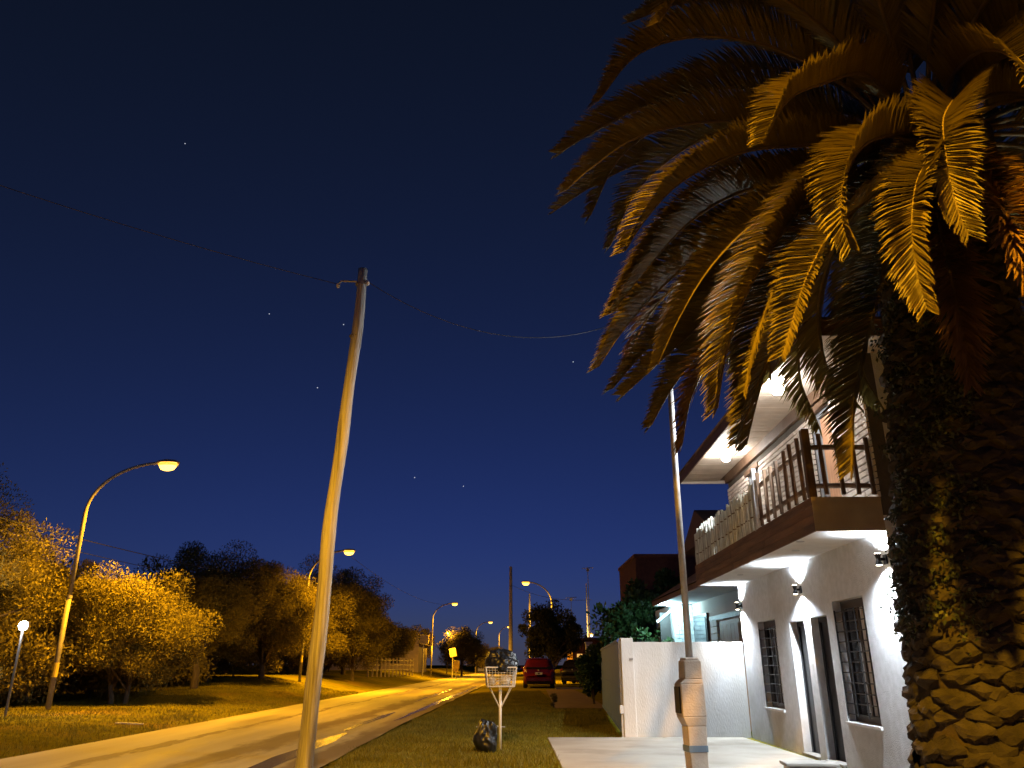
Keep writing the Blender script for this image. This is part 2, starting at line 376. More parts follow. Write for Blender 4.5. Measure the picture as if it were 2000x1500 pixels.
# balcony slab with board facing
m = MB().box(-.86, -.001, .02, HL - .01, 3.02, 3.40); m.build('balcony_slab', 'smooth_white', house)
m = MB().box(-.885, .0, -.004, .016, 3.0, 3.44); m.build('slab_end', 'fascia_plaster', house, bevel=.004)
for k in range(4):
    u = 0.02
    while u < HL:
        e = min(u + rnd.uniform(1.7, 2.6), HL)
        z = 3.0 + k * .11
        MB().box(-.885 - rnd.uniform(0, .006), -.862, u + .002, e - .002, z + .003, z + .107).build('fascia_board', 'wood_board', house)
        u = e
MB().box(-.86, -.02, .02, HL - .01, 3.401, 3.425).build('balcony_floor', 'soffit', house)
for u, x in ((1.9, -.52), (3.1, -.45), (5.2, -.5), (1.0, -.75)):
    MB().lathe([(.055, 3.012), (.06, 3.019)], 12, (x, u, 0)).build('ceiling_rose', 'grey_metal', house)
# timber railing: pickets, rails, then a screen of canes
def picket(x, u, z0, z1, w=.03):
    dx, du = rnd.uniform(-.012, .012), rnd.uniform(-.015, .015)
    mm = MB().tube([(x, u, z0), (x + dx, u + du, z1)], w, 7); return mm.build('picket', 'rail_wood', house)
for u in (.33, .66, .98, 1.31, 1.64, 1.97, 2.30): picket(-.85, u, 3.46, 4.27 + rnd.uniform(-.05, .06))
MB().box(-.90, -.80, 0, .10, 3.44, 4.36).build('corner_post', 'rail_wood', house, bevel=.008)
for x in (-.66, -.44, -.24, -.05): picket(x, .05, 3.48, 4.28 + rnd.uniform(-.05, .05))
for z in (3.60, 4.12):
    MB().tube([(-.815, .05, z), (-.812, 1.2, z + .015), (-.815, 2.45, z - .01)], .036, 7).build('rail', 'rail_wood', house)
    MB().tube([(-.86, .085, z), (-.4, .09, z + .01), (0, .09, z)], .036, 7).build('rail', 'rail_wood', house)
    MB().tube([(-.80, 2.45, z), (-.80, 5, z), (-.80, 7.28, z)], .03, 7).build('rail', 'rail_wood', house)
MB().box(-.89, -.82, 2.44, 2.52, 3.43, 4.42).build('end_post', 'white_paint', house, bevel=.006)
for u in (4.1, 5.7, 7.28): MB().tube([(-.78, u, 3.43), (-.78, u, 4.2)], .035, 7).build('post', 'rail_wood', house)
u = 2.56
while u < 7.3:
    r = rnd.uniform(.016, .027); x = -.855 + rnd.uniform(-.012, .012); zt = 4.16 + rnd.uniform(-.07, .06); zb = 3.43 - rnd.uniform(-.01, .02)
    pts = [(x + rnd.uniform(-.006, .006), u + rnd.uniform(-.006, .006), zb + (zt - zb) * q) for q in (0, .35, .7, 1)]
    MB().tube(pts, [r, r * .95, r * .9, r * .85], 6).build('cane', 'cane', house)
    u += r * 2 + rnd.uniform(.012, .035)
for z in (3.66, 3.95):
    pts = [(-.86 + .032 * math.sin(q * 2.2), 2.55 + q * .1, z + .03 * mnoise.noise((q * .5, z, 0))) for q in range(48)]
    MB().tube(pts, .011, 5).build('twine', 'twine', house)
# eave: boards, fascia, beam, hipped roof
E0, E1, EX = -.72, HL + .62, -.97
MB().box(EX + .03, 8.2, E0 + .03, E1 - .03, 5.475, 5.56).build('eave_deck', 'brown_trim', house)
nb = 42; bw = (E1 - E0 - .1) / nb
bd = MB().box(EX + .035, -.062, 0, bw - .012, 5.448, 5.4745).mesh('soffit_board'); bd.materials.append(M['soffit'])
for i in range(nb):
    o = bpy.data.objects.new('soffit_board', bd); COL.objects.link(o); o.parent = house; o.location = (0, E0 + .05 + i * bw, rnd.uniform(-.0015, .0015))
MB().box(EX, EX + .03, E0, E1, 5.40, 5.66).build('eave_fascia', 'brown_trim', house, bevel=.004)
MB().box(EX + .03, 8.2, E0, E0 + .03, 5.40, 5.66).build('eave_fascia', 'wood_board', house)
MB().box(EX + .03, 8.2, E1 - .03, E1, 5.40, 5.66).build('eave_fascia', 'soffit', house)
MB().box(-.06, .011, 0, HL, 5.26, 5.4735).build('wall_beam', 'brown_trim', house, bevel=.006)
MB().box(.0, 8.0, E0 + .06, -.001, 5.44, 5.4745).build('side_soffit', 'soffit', house)
m = MB(); a, b, c, d = (EX - .05, E0 - .05, 5.6), (8.3, E0 - .05, 5.6), (8.3, E1 + .05, 5.6), (EX - .05, E1 + .05, 5.6); p, q = (3.6, 3.2, 7.2), (3.6, 4.2, 7.2)
m.poly(a, b, p); m.poly(b, c, q, p); m.poly(c, d, q); m.poly(d, a, p, q); m.poly(d, c, b, a); m.build('roof', 'far_roof', house)
# openings of the lower floor
def grille_window(W, nbar, nver, hang):
    a, b, c, d = W; xg = .185
    fr = MB().box(.12, xg, a, b, d - .11, d).box(.12, xg, a, b, c, c + .09).box(.12, xg, a, a + .05, c, d).box(.12, xg, b - .05, b, c, d).box(.13, xg, (a + b) / 2 - .03, (a + b) / 2 + .03, c, d)
    w = fr.build('window', 'dark_frame', house)
    MB().box(.158, .164, a + .05, b - .05, c + .09, d - .11).build('pane', 'glass', w)
    for (p, q) in hang:
        mm = MB(); n = 14
        for i in range(n):
            y0, y1 = p + (q - p) * i / n, p + (q - p) * (i + 1) / n
            x0, x1 = .150 + .006 * (i % 2), .150 + .006 * ((i + 1) % 2)
            mm.poly((x0, y0, c + .1), (x1, y1, c + .1), (x1, y1, d - .12), (x0, y0, d - .12))
        mm.build('curtain', 'pale_curtain', w)
    MB().box(-.03, .12, a - .03, b + .03, c - .045, c - .001).build('sill', 'smooth_white', w, bevel=.006)
    xb = .018
    for i in range(nbar):
        z = c + .10 + (d - c - .26) * i / (nbar - 1); MB().box(xb, xb + .012, a + .005, b - .005, z - .007, z + .007).build('grille_bar', 'black_metal', w)
    for i in range(nver):
        u = a + .012 + (b - a - .03) * i / (nver - 1); ww = .018 if i in (0, nver - 1) else .008
        MB().box(xb - .013, xb - .001, u - ww, u + ww, c + .07, d - .13).build('grille_bar', 'black_metal', w)
    return w
grille_window(W1, 11, 4, [(1.10, 1.30), (1.44, 1.54)])
grille_window(W2, 9, 4, [(5.08, 5.25), (5.42, 5.55)])
for (a, b, c, d) in (D1, D2):
    o = MB().box(.15, .188, a, b, c, d).build('door', 'black_door', house)
    MB().box(.125, .1495, a, a + .07, c, d).box(.125, .1495, b - .07, b, c, d).box(.125, .1495, a + .07, b - .07, d - .08, d).build('door_frame', 'black_metal', o)
    MB().lathe([(.014, .07), (.014, .1495)], 8, (0, a + .16, 1.02), 'x').build('door_handle', 'grey_metal', o)
    MB().box(-.04, .14, a, b, .015, .05).build('door_sill', 'kerb', o)
# upper glazed doors
for (a, b, c, d), cur in ((U1, 'curtain'), (U2, 'pale_curtain')):
    w = MB().box(.03, .11, a, a + .08, c, d).box(.03, .11, b - .08, b, c, d).box(.03, .11, a + .08, b - .08, d - .07, d).box(.04, .11, (a + b) / 2 + .18, (a + b) / 2 + .25, c, d - .07).build('glazed_door', 'blue_frame', house, bevel=.004)
    MB().box(.085, .09, a + .08, b - .08, c, d - .07).build('pane', 'glass', w)
    mm = MB(); n = 16
    for i in range(n):
        y0, y1 = a + .1 + (b - a - .32) * i / n, a + .1 + (b - a - .32) * (i + 1) / n; x0, x1 = .066 + .012 * (i % 2), .066 + .012 * ((i + 1) % 2)
        mm.poly((x0, y0, c + .02), (x1, y1, c + .02), (x1, y1, d - .09), (x0, y0, d - .09))
    mm.build('curtain', cur, w)
    MB().box(-.05, .03, a - .08, b + .08, d + .002, d + .10).build('lintel', 'brown_trim', w)

def wall_lamp(loc, label):
    t = empty('wall_lamp', loc, -.02, label, 'wall lamp', 'up and down lamps on the house wall')
    MB().box(-.02, -.001, -.05, .05, -.06, .06).build('back_plate', 'black_metal', t, bevel=.004)
    MB().box(-.075, -.021, -.018, .018, -.018, .018).build('arm', 'black_metal', t)
    MB().lathe([(.036, -.07), (.042, -.06), (.022, 0), (.042, .06), (.036, .07)], 14, (-.10, 0, 0)).build('body', 'black_metal', t, smooth=False)
    for s in (-1, 1):
        MB().lathe([(.034, .0702), (.034, .076)] if s > 0 else [(.034, -.076), (.034, -.0702)], 14, (-.10, 0, 0)).build('lens', 'warm_lens', t)
        light('wall_lamp_light', 'SPOT', (-.085, 0, s * .085), 400 if s > 0 else 680, (.80, .90, 1), t, .03, (0 if s < 0 else math.pi, 0, 0), 150, .8)
wall_lamp((4.75 - .001, 9.92, 2.66), 'wall lamp on the near corner of the white house beside the palm trunk')
wall_lamp((4.75 + .068, 13.2, 2.58), 'wall lamp above and between the two black doors')
wall_lamp((4.75 + .143, 16.98, 2.58), 'wall lamp at the far corner of the white house above the boundary wall')
def eave_lamp(loc, label, power):
    t = empty('eave_lamp', loc, 0, label, 'lamp', 'bright lamps under the house eave')
    MB().lathe([(.05, 0), (.05, -.02), (.025, -.03), (.025, -.06)], 12).build('base', 'white_paint', t)
    MB().lathe([(.028, -.0605), (.066, -.085), (.085, -.125), (.085, -.15), (.066, -.19), (.02, -.21)], 14).build('bulb', 'globe', t, smooth=True)
    light('eave_lamp_light', 'SPOT', (-.05, 0, -.26), power, (.86, .93, 1), t, .05, (0, R(42), 0), 150, .5)
eave_lamp((4.02, 10.95, 5.443), 'bright lamp under the near end of the eave, half behind palm fronds', 700)
eave_lamp((4.30, 15.0, 5.443), 'bright lamp under the far end of the eave above the cane screen', 640)

# ------------------------------------------------------------------ boundary wall, gate side, meter pillar
t = empty('boundary_wall', (2.3, 17.2, 0), 0, 'white stuccoed garden wall joining the house, with square end pillar', 'wall')
MB().box(.26, 2.59, 0, .16, -.1, 1.86).build('wall', 'stucco_wall', t, bevel=.008)
MB().box(0, .258, -.06, .22, -.1, 1.94).build('pillar', 'stucco_wall', t, bevel=.012)
MB().box(.16, .24, -.075, -.061, 1.50, 1.54).build('bracket', 'grey_metal', t)
MB().tube([(-.03, .0, -.05), (-.03, .0, .45)], .022, 8).build('conduit', 'white_paint', t)
MB().box(-.075, -.002, -.06, .04, .46, .62).build('junction_box', 'white_paint', t, bevel=.006)
MB().tube([(-.03, .02, .62), (-.03, .02, 1.9)], .018, 8).build('conduit', 'grey_metal', t)
t = empty('metal_gate', (2.28, 17.45, 0), -.073, 'blue grey sheet metal gate beside the white wall pillar', 'gate')
for i in range(7): MB().box(0, .04, i * 1.5 + .012, i * 1.5 + 1.488, .08, 1.93).build('gate_panel', 'gate', t, bevel=.006)
for z in (.1, .95, 1.86): MB().box(-.02, -.001, .0, 10.5, z, z + .05).build('gate_rail', 'gate', t)
t = empty('meter_pillar', (2.5, 11.5, 0), R(8), 'tan concrete meter pillar with tall steel mast in front of the white wall', 'meter pillar')
def tapered(mb, z0, z1, a, b):  # a, b = (x0,x1,y0,y1)
    (x0, x1, y0, y1), (p0, p1, q0, q1) = a, b
    return mb.add([(x0, y0, z0), (x1, y0, z0), (x1, y1, z0), (x0, y1, z0), (p0, q0, z1), (p1, q0, z1), (p1, q1, z1), (p0, q1, z1)],
                  [(3, 2, 1, 0), (4, 5, 6, 7), (0, 1, 5, 4), (1, 2, 6, 5), (2, 3, 7, 6), (3, 0, 4, 7)])
m = MB(); tapered(m, -.1, .3, (-.11, .12, -.12, .12), (-.13, .12, -.12, .12)); tapered(m, .3, .62, (-.13, .12, -.12, .12), (-.14, .13, -.125, .125))
tapered(m, .62, .74, (-.14, .13, -.125, .125), (-.20, .14, -.14, .14)); tapered(m, .74, 1.16, (-.20, .14, -.14, .14), (-.20, .13, -.14, .14))
tapered(m, 1.16, 1.22, (-.20, .13, -.14, .14), (-.13, .12, -.13, .13)); tapered(m, 1.22, 1.46, (-.13, .12, -.13, .13), (-.125, .12, -.125, .125))
m.build('column', 'meter_concrete', t, bevel=.012)
m = MB().box(-.105, .105, -.11, .11, 1.44, 1.50); m.build('cap', 'meter_concrete', t, bevel=.02)
MB().box(-.222, -.2005, -.10, .10, .78, 1.12).build('meter_box', 'black_metal', t, bevel=.004)
MB().box(-.14, .126, -.1265, .1265, .30, .38).build('painted_band', 'blue_band', t)
MB().tube([(0, 0, 1.48), (.005, 0, 4.2), (.03, 0, 7.02)], [.05, .047, .043], 12).build('mast', 'galv', t, smooth=True)
MB().tube([(.03, 0, 7.0), (.03, 0, 7.06), (-.03, -.02, 7.12), (-.09, -.03, 7.08)], .03, 8).build('weatherhead', 'iron', t)
t = empty('stone_step', (3.62, 11.15, .02), R(-6), 'low rough stone step on the forecourt near the black doors', 'step')
MB().box(0, .62, 0, .34, 0, .13).build('base', 'meter_concrete', t, bevel=.02)
MB().box(-.04, .64, -.03, .37, .131, .175).build('slab', 'kerb', t, bevel=.012)

# ------------------------------------------------------------------ neighbour's bungalow behind the wall
t = empty('bungalow', (4.4, 18.4, 0), 0, 'low bungalow with white soffit and stone clad wall behind the white garden wall', 'house')
MB().box(1.0, 8, 0, 5.5, 0, 3.1).build('wall', 'far_wall', t)
MB().box(.42, 8, 5.501, 8.5, 0, 3.1).build('wing_wall', 'stone', t)
rows = 22
for k in range(rows):
    x = .42; z = .45 + k * .12
    while x < .99:
        w = min(rnd.uniform(.13, .26), .998 - x)
        if w < .05: break
        MB().box(x + .006, x + w - .006, 5.475 - rnd.uniform(0, .012), 5.4995, z + .006, z + .114).build('cladding_stone', 'stone', t); x += w
m = MB(); z = 3.12
m.add([(-.05, -1.0, z), (8.3, -1.0, z), (8.3, 6.3, z), (-.05, 6.3, z), (-.05, -1.0, z + .12), (8.3, -1.0, z + .12), (8.3, 6.3, z + .12), (-.05, 6.3, z + .12)], [(4, 5, 6, 7), (0, 1, 5, 4), (1, 2, 6, 5), (2, 3, 7, 6), (3, 0, 4, 7)])
m.build('roof_slab', 'brown_trim', t)
for i in range(24): MB().box(-.03, .998 if i < 21 else .41, -.98 + i * .3, -.98 + i * .3 + .288, 3.1, 3.119).build('soffit_board', 'smooth_white', t)
m = MB(); m.poly((-.1, -1.05, 3.245), (8.3, -1.05, 3.245), (8.3, 2.6, 4.3), (-.1 + 1.6, 2.6, 4.3)); m.poly((-.1, 6.35, 3.245), (-.1, -1.05, 3.245), (1.5, 2.6, 4.3)); m.poly((8.3, 6.35, 3.245), (-.1, 6.35, 3.245), (1.5, 2.6, 4.3), (8.3, 2.6, 4.3)); m.build('roof', 'far_roof', t)
w = MB().box(.93, .999, 3.6, 5.2, 1.0, 2.75).build('window', 'dark_frame', t); MB().box(.915, .929, 3.72, 5.08, 1.1, 2.65).build('pane', 'glass', w)
o = MB().box(.95, .999, .5, 2.3, .0, 2.45).build('door', 'timber_door', t)
for i in range(5): MB().box(.93, .949, .56 + i * .34, .56 + i * .34 + .32, .05, 2.35).build('door_plank', 'timber_door', o)
for k in range(9):
    MB().box(.93, .999, 2.55, 3.2, 1.0 + k * .17, 1.0 + k * .17 + .15).build('cladding_stone', 'stone', t)
MB().box(.96, .999, .1, 3.4, 2.5, 2.62).build('beam', 'brown_trim', t)
MB().tube([(-.02, 5.9, 2.62), (.42, 5.9, 2.95)], .045, 6).build('brace', 'white_paint', t)
MB().box(.1, .41, 6.0, 6.06, 0, 2.9).build('porch_screen', 'dark_frame', t)
t2 = empty('soffit_lamp', (4.60, 23.5, 3.098), 0, 'cool blue white lamp under the bungalow soffit', 'lamp')
MB().lathe([(.07, 0), (.08, -.03), (.06, -.045)], 12).build('base', 'white_paint', t2)
MB().lathe([(.058, -.0455), (.05, -.06)], 12).build('lens', 'cyan_lens', t2)
light('soffit_lamp_light', 'POINT', (0, 0, -.16), 190, (.50, .88, 1.0), t2, .06)
t = empty('upper_storey', (5.6, 20.3, 3.6), 0, 'dark upper storey with sloping roof rising behind the bungalow roof', 'building')
MB().box(0, 5, 0, 3.5, -.4, 1.1).build('wall', 'far_wall', t)
m = MB(); m.poly((-.35, -.4, 1.0), (5.3, -.4, 1.0), (5.3, 1.75, 2.0), (-.35, 1.75, 2.0)); m.poly((5.3, 3.9, 1.0), (-.35, 3.9, 1.0), (-.35, 1.75, 2.0), (5.3, 1.75, 2.0)); m.poly((-.35, -.4, 1.0), (-.35, 1.75, 2.0), (-.35, 3.9, 1.0)); m.poly((-.35, 3.9, .995), (5.3, 3.9, .995), (5.3, -.4, .995), (-.35, -.4, .995)); m.build('roof', 'far_roof', t)
t = empty('brick_building', (5.05, 32, 0), 0, 'tall flat topped red brick building behind the green tree', 'building')
MB().box(0, 6, 0, 5, 0, 5.55).build('wall', 'red_brick', t)
MB().box(-.05, 6.05, -.05, 5.05, 5.551, 5.68).build('parapet', 'red_brick', t)

# ------------------------------------------------------------------ utility pole and street lamps
t = empty('utility_pole', (-2.36, 9.5, 0), 0, 'weathered leaning wooden utility pole at the roadside', 'utility pole')
pts, rad = [], []
for i in range(25):
    z = -.2 + i * 6.77 / 24; f = i / 24
    pts.append((.285 * f + .018 * math.sin(f * 9) + .008 * math.sin(f * 23), .012 * math.sin(f * 11), z)); rad.append(.098 - .032 * f + .004 * math.sin(f * 31))
MB().tube(pts, rad, 16).build('post', 'pole_wood', t, smooth=True)
MB().tube([(.22, -.05, 6.36), (.02, -.05, 6.37), (-.02, -.05, 6.34)], .012, 6).build('bracket', 'grey_metal', t)
MB().lathe([(.02, 0), (.028, .03), (.018, .06)], 10, (-.03, -.05, 6.27)).build('insulator', 'white_paint', t)
MB().lathe([(.0755, 0), (.0755, .02)], 16, (.27, .0, 6.33)).build('strap', 'iron', t)
MB().lathe([(.079, 0), (.079, .016)], 16, (.245, .0, 5.55)).build('strap', 'iron', t)
MB().lathe([(.02, 0), (.028, .03), (.018, .06)], 10, (.37, -.03, 6.32)).build('insulator', 'white_paint', t)

def street_lamp(base, head, label, power=1.0, arm_r=1.9, band=True, r0=.085, cone=168, blend=.95):
    t = empty('street_lamp', base, 0, label, 'street lamp', 'sodium street lamps along the road')
    h = Vector(head) - Vector(base); L = math.hypot(h.x, h.y); d = Vector((h.x, h.y, 0)).normalized(); H = h.z
    zk = H - arm_r * .86
    MB().tube([(0, 0, -.1), (0, 0, zk * .55)], [r0, r0 * .92], 12).build('post', 'lamp_post', t, smooth=True)
    MB().lathe([(r0 * 1.06, 0), (r0 * 1.06, .10)], 12, (0, 0, zk * .55)).build('collar', 'lamp_post', t)
    pts = [(0, 0, zk * .55)]
    for i in range(13):
        a = math.pi / 2 * i / 12 * .93
        q = d * ((L - .35) * (1 - math.cos(a)) / (1 - math.cos(math.pi / 2 * .93)))
        pts.append((q.x, q.y, zk + (H - zk + .06) * math.sin(a) / math.sin(math.pi / 2 * .93)))
    MB().tube(pts, [r0 * .8] * 2 + [r0 * .62] * 12, 10).build('arm', 'lamp_post', t, smooth=True)
    if band:
        MB().lathe([(r0 + .002, 0), (r0 + .002, .42)], 12, (0, 0, 1.0)).build('painted_band', 'yellow_paint', t)
    e = Vector(pts[-1]); a = math.atan2(d.y, d.x)
    m = MB(); sect = [(0, .05, .04), (.08, .12, .07), (.35, .19, .10), (.66, .15, .08), (.76, .06, .03)]
    for s_, w, hh in sect:
        m.v += [(s_, -w, 0), (s_, -w * .7, hh), (s_, w * .7, hh), (s_, w, 0)]
    for i in range(4):
        for j in range(4): m.f.append((i * 4 + j, i * 4 + (j + 1) % 4, i * 4 + 4 + (j + 1) % 4, i * 4 + 4 + j))
    m.f += [(3, 2, 1, 0), (16, 17, 18, 19)]
    hd = m.build('luminaire', 'lamp_post', t); hd.location = e + Vector((0, 0, .01)); hd.rotation_euler = (0, 0, a)
    rf = MB().lathe([(.175, -.10), (.20, -.04), (.15, .0)], 14).build('halo_rim', 'sodium_halo', hd, smooth=True); rf.location = (.38, 0, -.002); rf.scale = (1.75, 1.05, 1)  # glowing rim added to give the lens an orange halo
    le = MB().lathe([(.06, -.27), (.13, -.23), (.17, -.13), (.17, -.002)], 14).build('lens', 'sodium_lens', hd, smooth=True); le.location = (.38, 0, 0); le.scale = (1.7, .95, 1)
    p = e + d * .38
    light('street_lamp_light', 'SPOT', (p.x, p.y, p.z - .40), SODIUM_POWER * power, SODIUM, t, .09, (0, 0, 0), cone, blend)
    return t
street_lamp((-14.1, 25.3, .05), (-11.65, 25.3, 7.75), 'nearest tall street lamp on the left with a yellow painted band', 1.0)
street_lamp((-12.0, 46.5, .55), (-9.75, 46.5, 7.75), 'street lamp whose post is hidden behind the wooden utility pole', 1.4)
street_lamp((-8.7, 88, .3), (-6.35, 88, 7.75), 'slim curved street lamp left of the road beside the far house', 1.5, band=False)
street_lamp((-5.7, 128, .3), (-3.45, 128, 7.8), 'far street lamp, left of the two small ones near the vanishing point', 1.8, band=False)
street_lamp((-2.4, 150, .0), (-.65, 148, 8.0), 'farthest street lamp, right above the vanishing point of the road', 1.8, band=False)
street_lamp((3.3, 66, .15), (1.17, 65.5, 7.8), 'street lamp on the right rising from behind the round clipped tree', 1.5, band=False)
street_lamp((2.7, .2, .0), (.0, .2, 9.5), 'tall street lamp over the near verge, above the picture, that lights the palm', .95, cone=143, blend=.35)
# lower lamps
def post_lamp(base, h, label, power, col, lens='sodium_lens', pm='galv', r=.06):
    t = empty('post_lamp', base, 0, label, 'lamp')
    MB().tube([(0, 0, -.1), (0, 0, h - .2)], r, 10).build('post', pm, t, smooth=True)
    MB().lathe([(r * 1.6, h - .2), (r * 2.2, h - .17), (r * 1.6, h - .14)], 12).build('collar', pm, t)
    MB().lathe([(.05, h + .14), (.15, h + .17), (.17, h + .20), (.04, h + .28)], 12).build('hood', pm, t)
    MB().lathe([(.05, h + .02), (.10, h + .06), (.11, h + .10), (.06, h + .139)], 12).build('lens', lens, t, smooth=True)
    light('post_lamp_light', 'POINT', (0, -.0, h - .06), power, col, t, .07)
    return t
post_lamp((-8.9, 112, .3), 5.2, 'bright lamp on a straight pale post left of the far road', 2600, SODIUM)
post_lamp((6.3, 64, .3), 3.2, 'yellow lamp on a white gate post on the right beyond the hedge', 900, (1, .72, .25), 'sodium_lens', 'white_paint', .22)
t = empty('garden_floodlight', (-13.35, 22.0, .1), 0, 'white floodlight on a short post among the leftmost trees', 'floodlight')
MB().tube([(0, 0, -.1), (0, 0, 2.2)], .035, 8).build('post', 'iron', t)
MB().box(-.12, .12, -.02, .09, 2.2, 2.42).build('housing', 'iron', t, bevel=.01)
MB().lathe([(.05, -.09), (.11, -.07), (.13, -.0205)], 14, (0, 0, 2.31), 'y').build('lens', 'white_lens', t)
light('garden_floodlight_light', 'POINT', (0, -.16, 2.30), 150, (.95, .97, 1), t, .07)

# ------------------------------------------------------------------ overhead wires
def wire(a, b, sag, label, r=.005, n=24):
    a, b = Vector(a), Vector(b); pts = []
    for i in range(n + 1):
        f = i / n; p = a.lerp(b, f); p.z -= sag * 4 * f * (1 - f); pts.append(p - a)
    o = MB().tube(pts, r, 5).build('overhead_wire', 'cable', None, loc=a); tag(o, label, 'wire', 'overhead wires'); return o
wire((-2.39, 9.45, 6.32), (-13.5, 3.0, 8.4), .5, 'thin wire running from the wooden pole to the upper left')
wire((-1.98, 9.47, 6.36), (2.47, 11.45, 7.06), .75, 'sagging wire from the wooden pole to the steel mast')
wire((-15.6, 21.0, 5.6), (-13.6, 60, 7.2), .5, 'upper of two wires passing behind the nearest left street lamp', .016)
wire((-15.9, 21.0, 5.3), (-13.9, 60, 6.8), .6, 'lower of two wires passing behind the nearest left street lamp', .012)
wire((-9.75, 46.5, 7.6), (-6.4, 88, 7.7), .9, 'wire strung between the lamps beyond the wooden pole', .012)
wire((-.15, 95, 10.5), (7.0, 70, 6.8), .6, 'faint wire from the far tall mast toward the right', .02)

# ------------------------------------------------------------------ rubbish basket and bags
t = empty('waste_basket', (-.21, 14.85, 0), R(6), 'white post mounted wire rubbish basket on the verge', 'basket')
MB().tube([(0, 0, -.1), (0, 0, 1.03)], .026, 10).build('post', 'white_paint', t, smooth=True)
z0, z1 = 1.04, 1.36; a0, a1 = (.235, .15), (.275, .18)
def ring(z, a): return [(-a[0], -a[1], z), (a[0], -a[1], z), (a[0], a[1], z), (-a[0], a[1], z)]
r0_, r1_ = ring(z0, a0), ring(z1, a1)
for nm, rr in (('bottom_frame', r0_), ('top_frame', r1_)):
    m = MB()
    for i in range(4): m.tube([rr[i], rr[(i + 1) % 4]], .013, 6)
    m.build(nm, 'white_paint', t)
for i in range(4): MB().tube([r0_[i], r1_[i]], .013, 6).build('corner_bar', 'white_paint', t)
for i in range(4):
    m = MB(); p0, p1, q0, q1 = Vector(r0_[i]), Vector(r0_[(i + 1) % 4]), Vector(r1_[i]), Vector(r1_[(i + 1) % 4])
    n = 10 if i % 2 == 0 else 6
    for k in range(1, n): m.tube([p0.lerp(p1, k / n), q0.lerp(q1, k / n)], .0032, 4)
    for k in range(1, 7): m.tube([p0.lerp(q0, k / 7), p1.lerp(q1, k / 7)], .0032, 4)
    m.build('mesh_panel', 'white_paint', t)
m = MB()
for k in range(1, 10): x = -a0[0] + 2 * a0[0] * k / 10; m.tube([(x, -a0[1], z0), (x, a0[1], z0)], .004, 4)
m.build('floor_grid', 'white_paint', t)
for sx, sy in ((-1, -1), (1, -1), (1, 1), (-1, 1)): MB().tube([(0, 0, .66), (sx * a0[0] * .85, sy * a0[1] * .85, z0)], .009, 6).build('brace', 'white_paint', t)
def blob(name, loc, size, seed, mt, label, cat, group=None, knot=True, amp=.16):
    import bmesh
    bm = bmesh.new(); bmesh.ops.create_icosphere(bm, subdivisions=5, radius=1.0)
    for v in bm.verts:
        p = v.co.copy(); q = Vector((seed * 3.1, seed * 1.7, 0))
        th_ = math.atan2(p.y, p.x); d = 1 + amp * mnoise.noise(p * 1.2 + q) - amp * .5 * abs(mnoise.noise(p * 2.6 + q)) + .05 * math.sin(8 * th_ + 4 * mnoise.noise(p * 2 + q)) * sm((p.z + .2) / 1.0)
        z = p.z * d
        if z < -.72: z = -.72 - (z + .72) * .05
        k = 1.0
        if knot and p.z > .45: k = 1 - .55 * sm((p.z - .45) / .5)
        v.co = Vector((p.x * d * k * size[0], p.y * d * k * size[1], (z + .72) * size[2] + (.05 * sm((p.z - .9) / .1) if knot else 0)))
    me = bpy.data.meshes.new(name); bm.to_mesh(me); bm.free(); me.materials.append(M[mt])
    me.polygons.foreach_set('use_smooth', [True] * len(me.polygons))
    return tag(link(name, me, None, 0, loc), label, cat, group)
blob('rubbish_bag', (-.45, 14.5, -.01), (.21, .20, .31), 6, 'bin_bag', 'full black rubbish bag standing on the grass beside the post', 'rubbish bag', 'rubbish bags', False, .30)
blob('rubbish_bag', (-.20, 14.85, 1.24), (.29, .20, .24), 2, 'bin_bag', 'black rubbish bag heaped on top of the wire basket', 'rubbish bag', 'rubbish bags', False, .3)
blob('plastic_bag', (-.13, 14.80, 1.06), (.10, .10, .10), 3, 'pale_bag', 'small pale plastic bag inside the wire basket', 'rubbish bag', 'rubbish bags', False)
blob('plastic_bag', (-.36, 14.80, 1.06), (.06, .09, .11), 4, 'pale_bag', 'narrow pale wrapper at the left end of the wire basket', 'rubbish bag', 'rubbish bags', False)
o = MB().box(-.32, .32, -.05, .05, 0, .03).build('litter', 'litter', None, loc=(-9.45, 20.7, .03)); o.rotation_euler = (0, R(3), R(12)); tag(o, 'flat pale board lying on the left grass verge', 'litter', 'litter on the verge')
m = MB().tube([(-.36, 0, .02), (-.1, .03, .03), (.05, -.02, .05), (.34, 0, .02)], [.012, .02, .026, .01], 6); o = m.build('litter', 'litter', None, loc=(-.5, 19.6, .02)); tag(o, 'pale stick lying on the grass behind the rubbish basket', 'litter', 'litter on the verge')

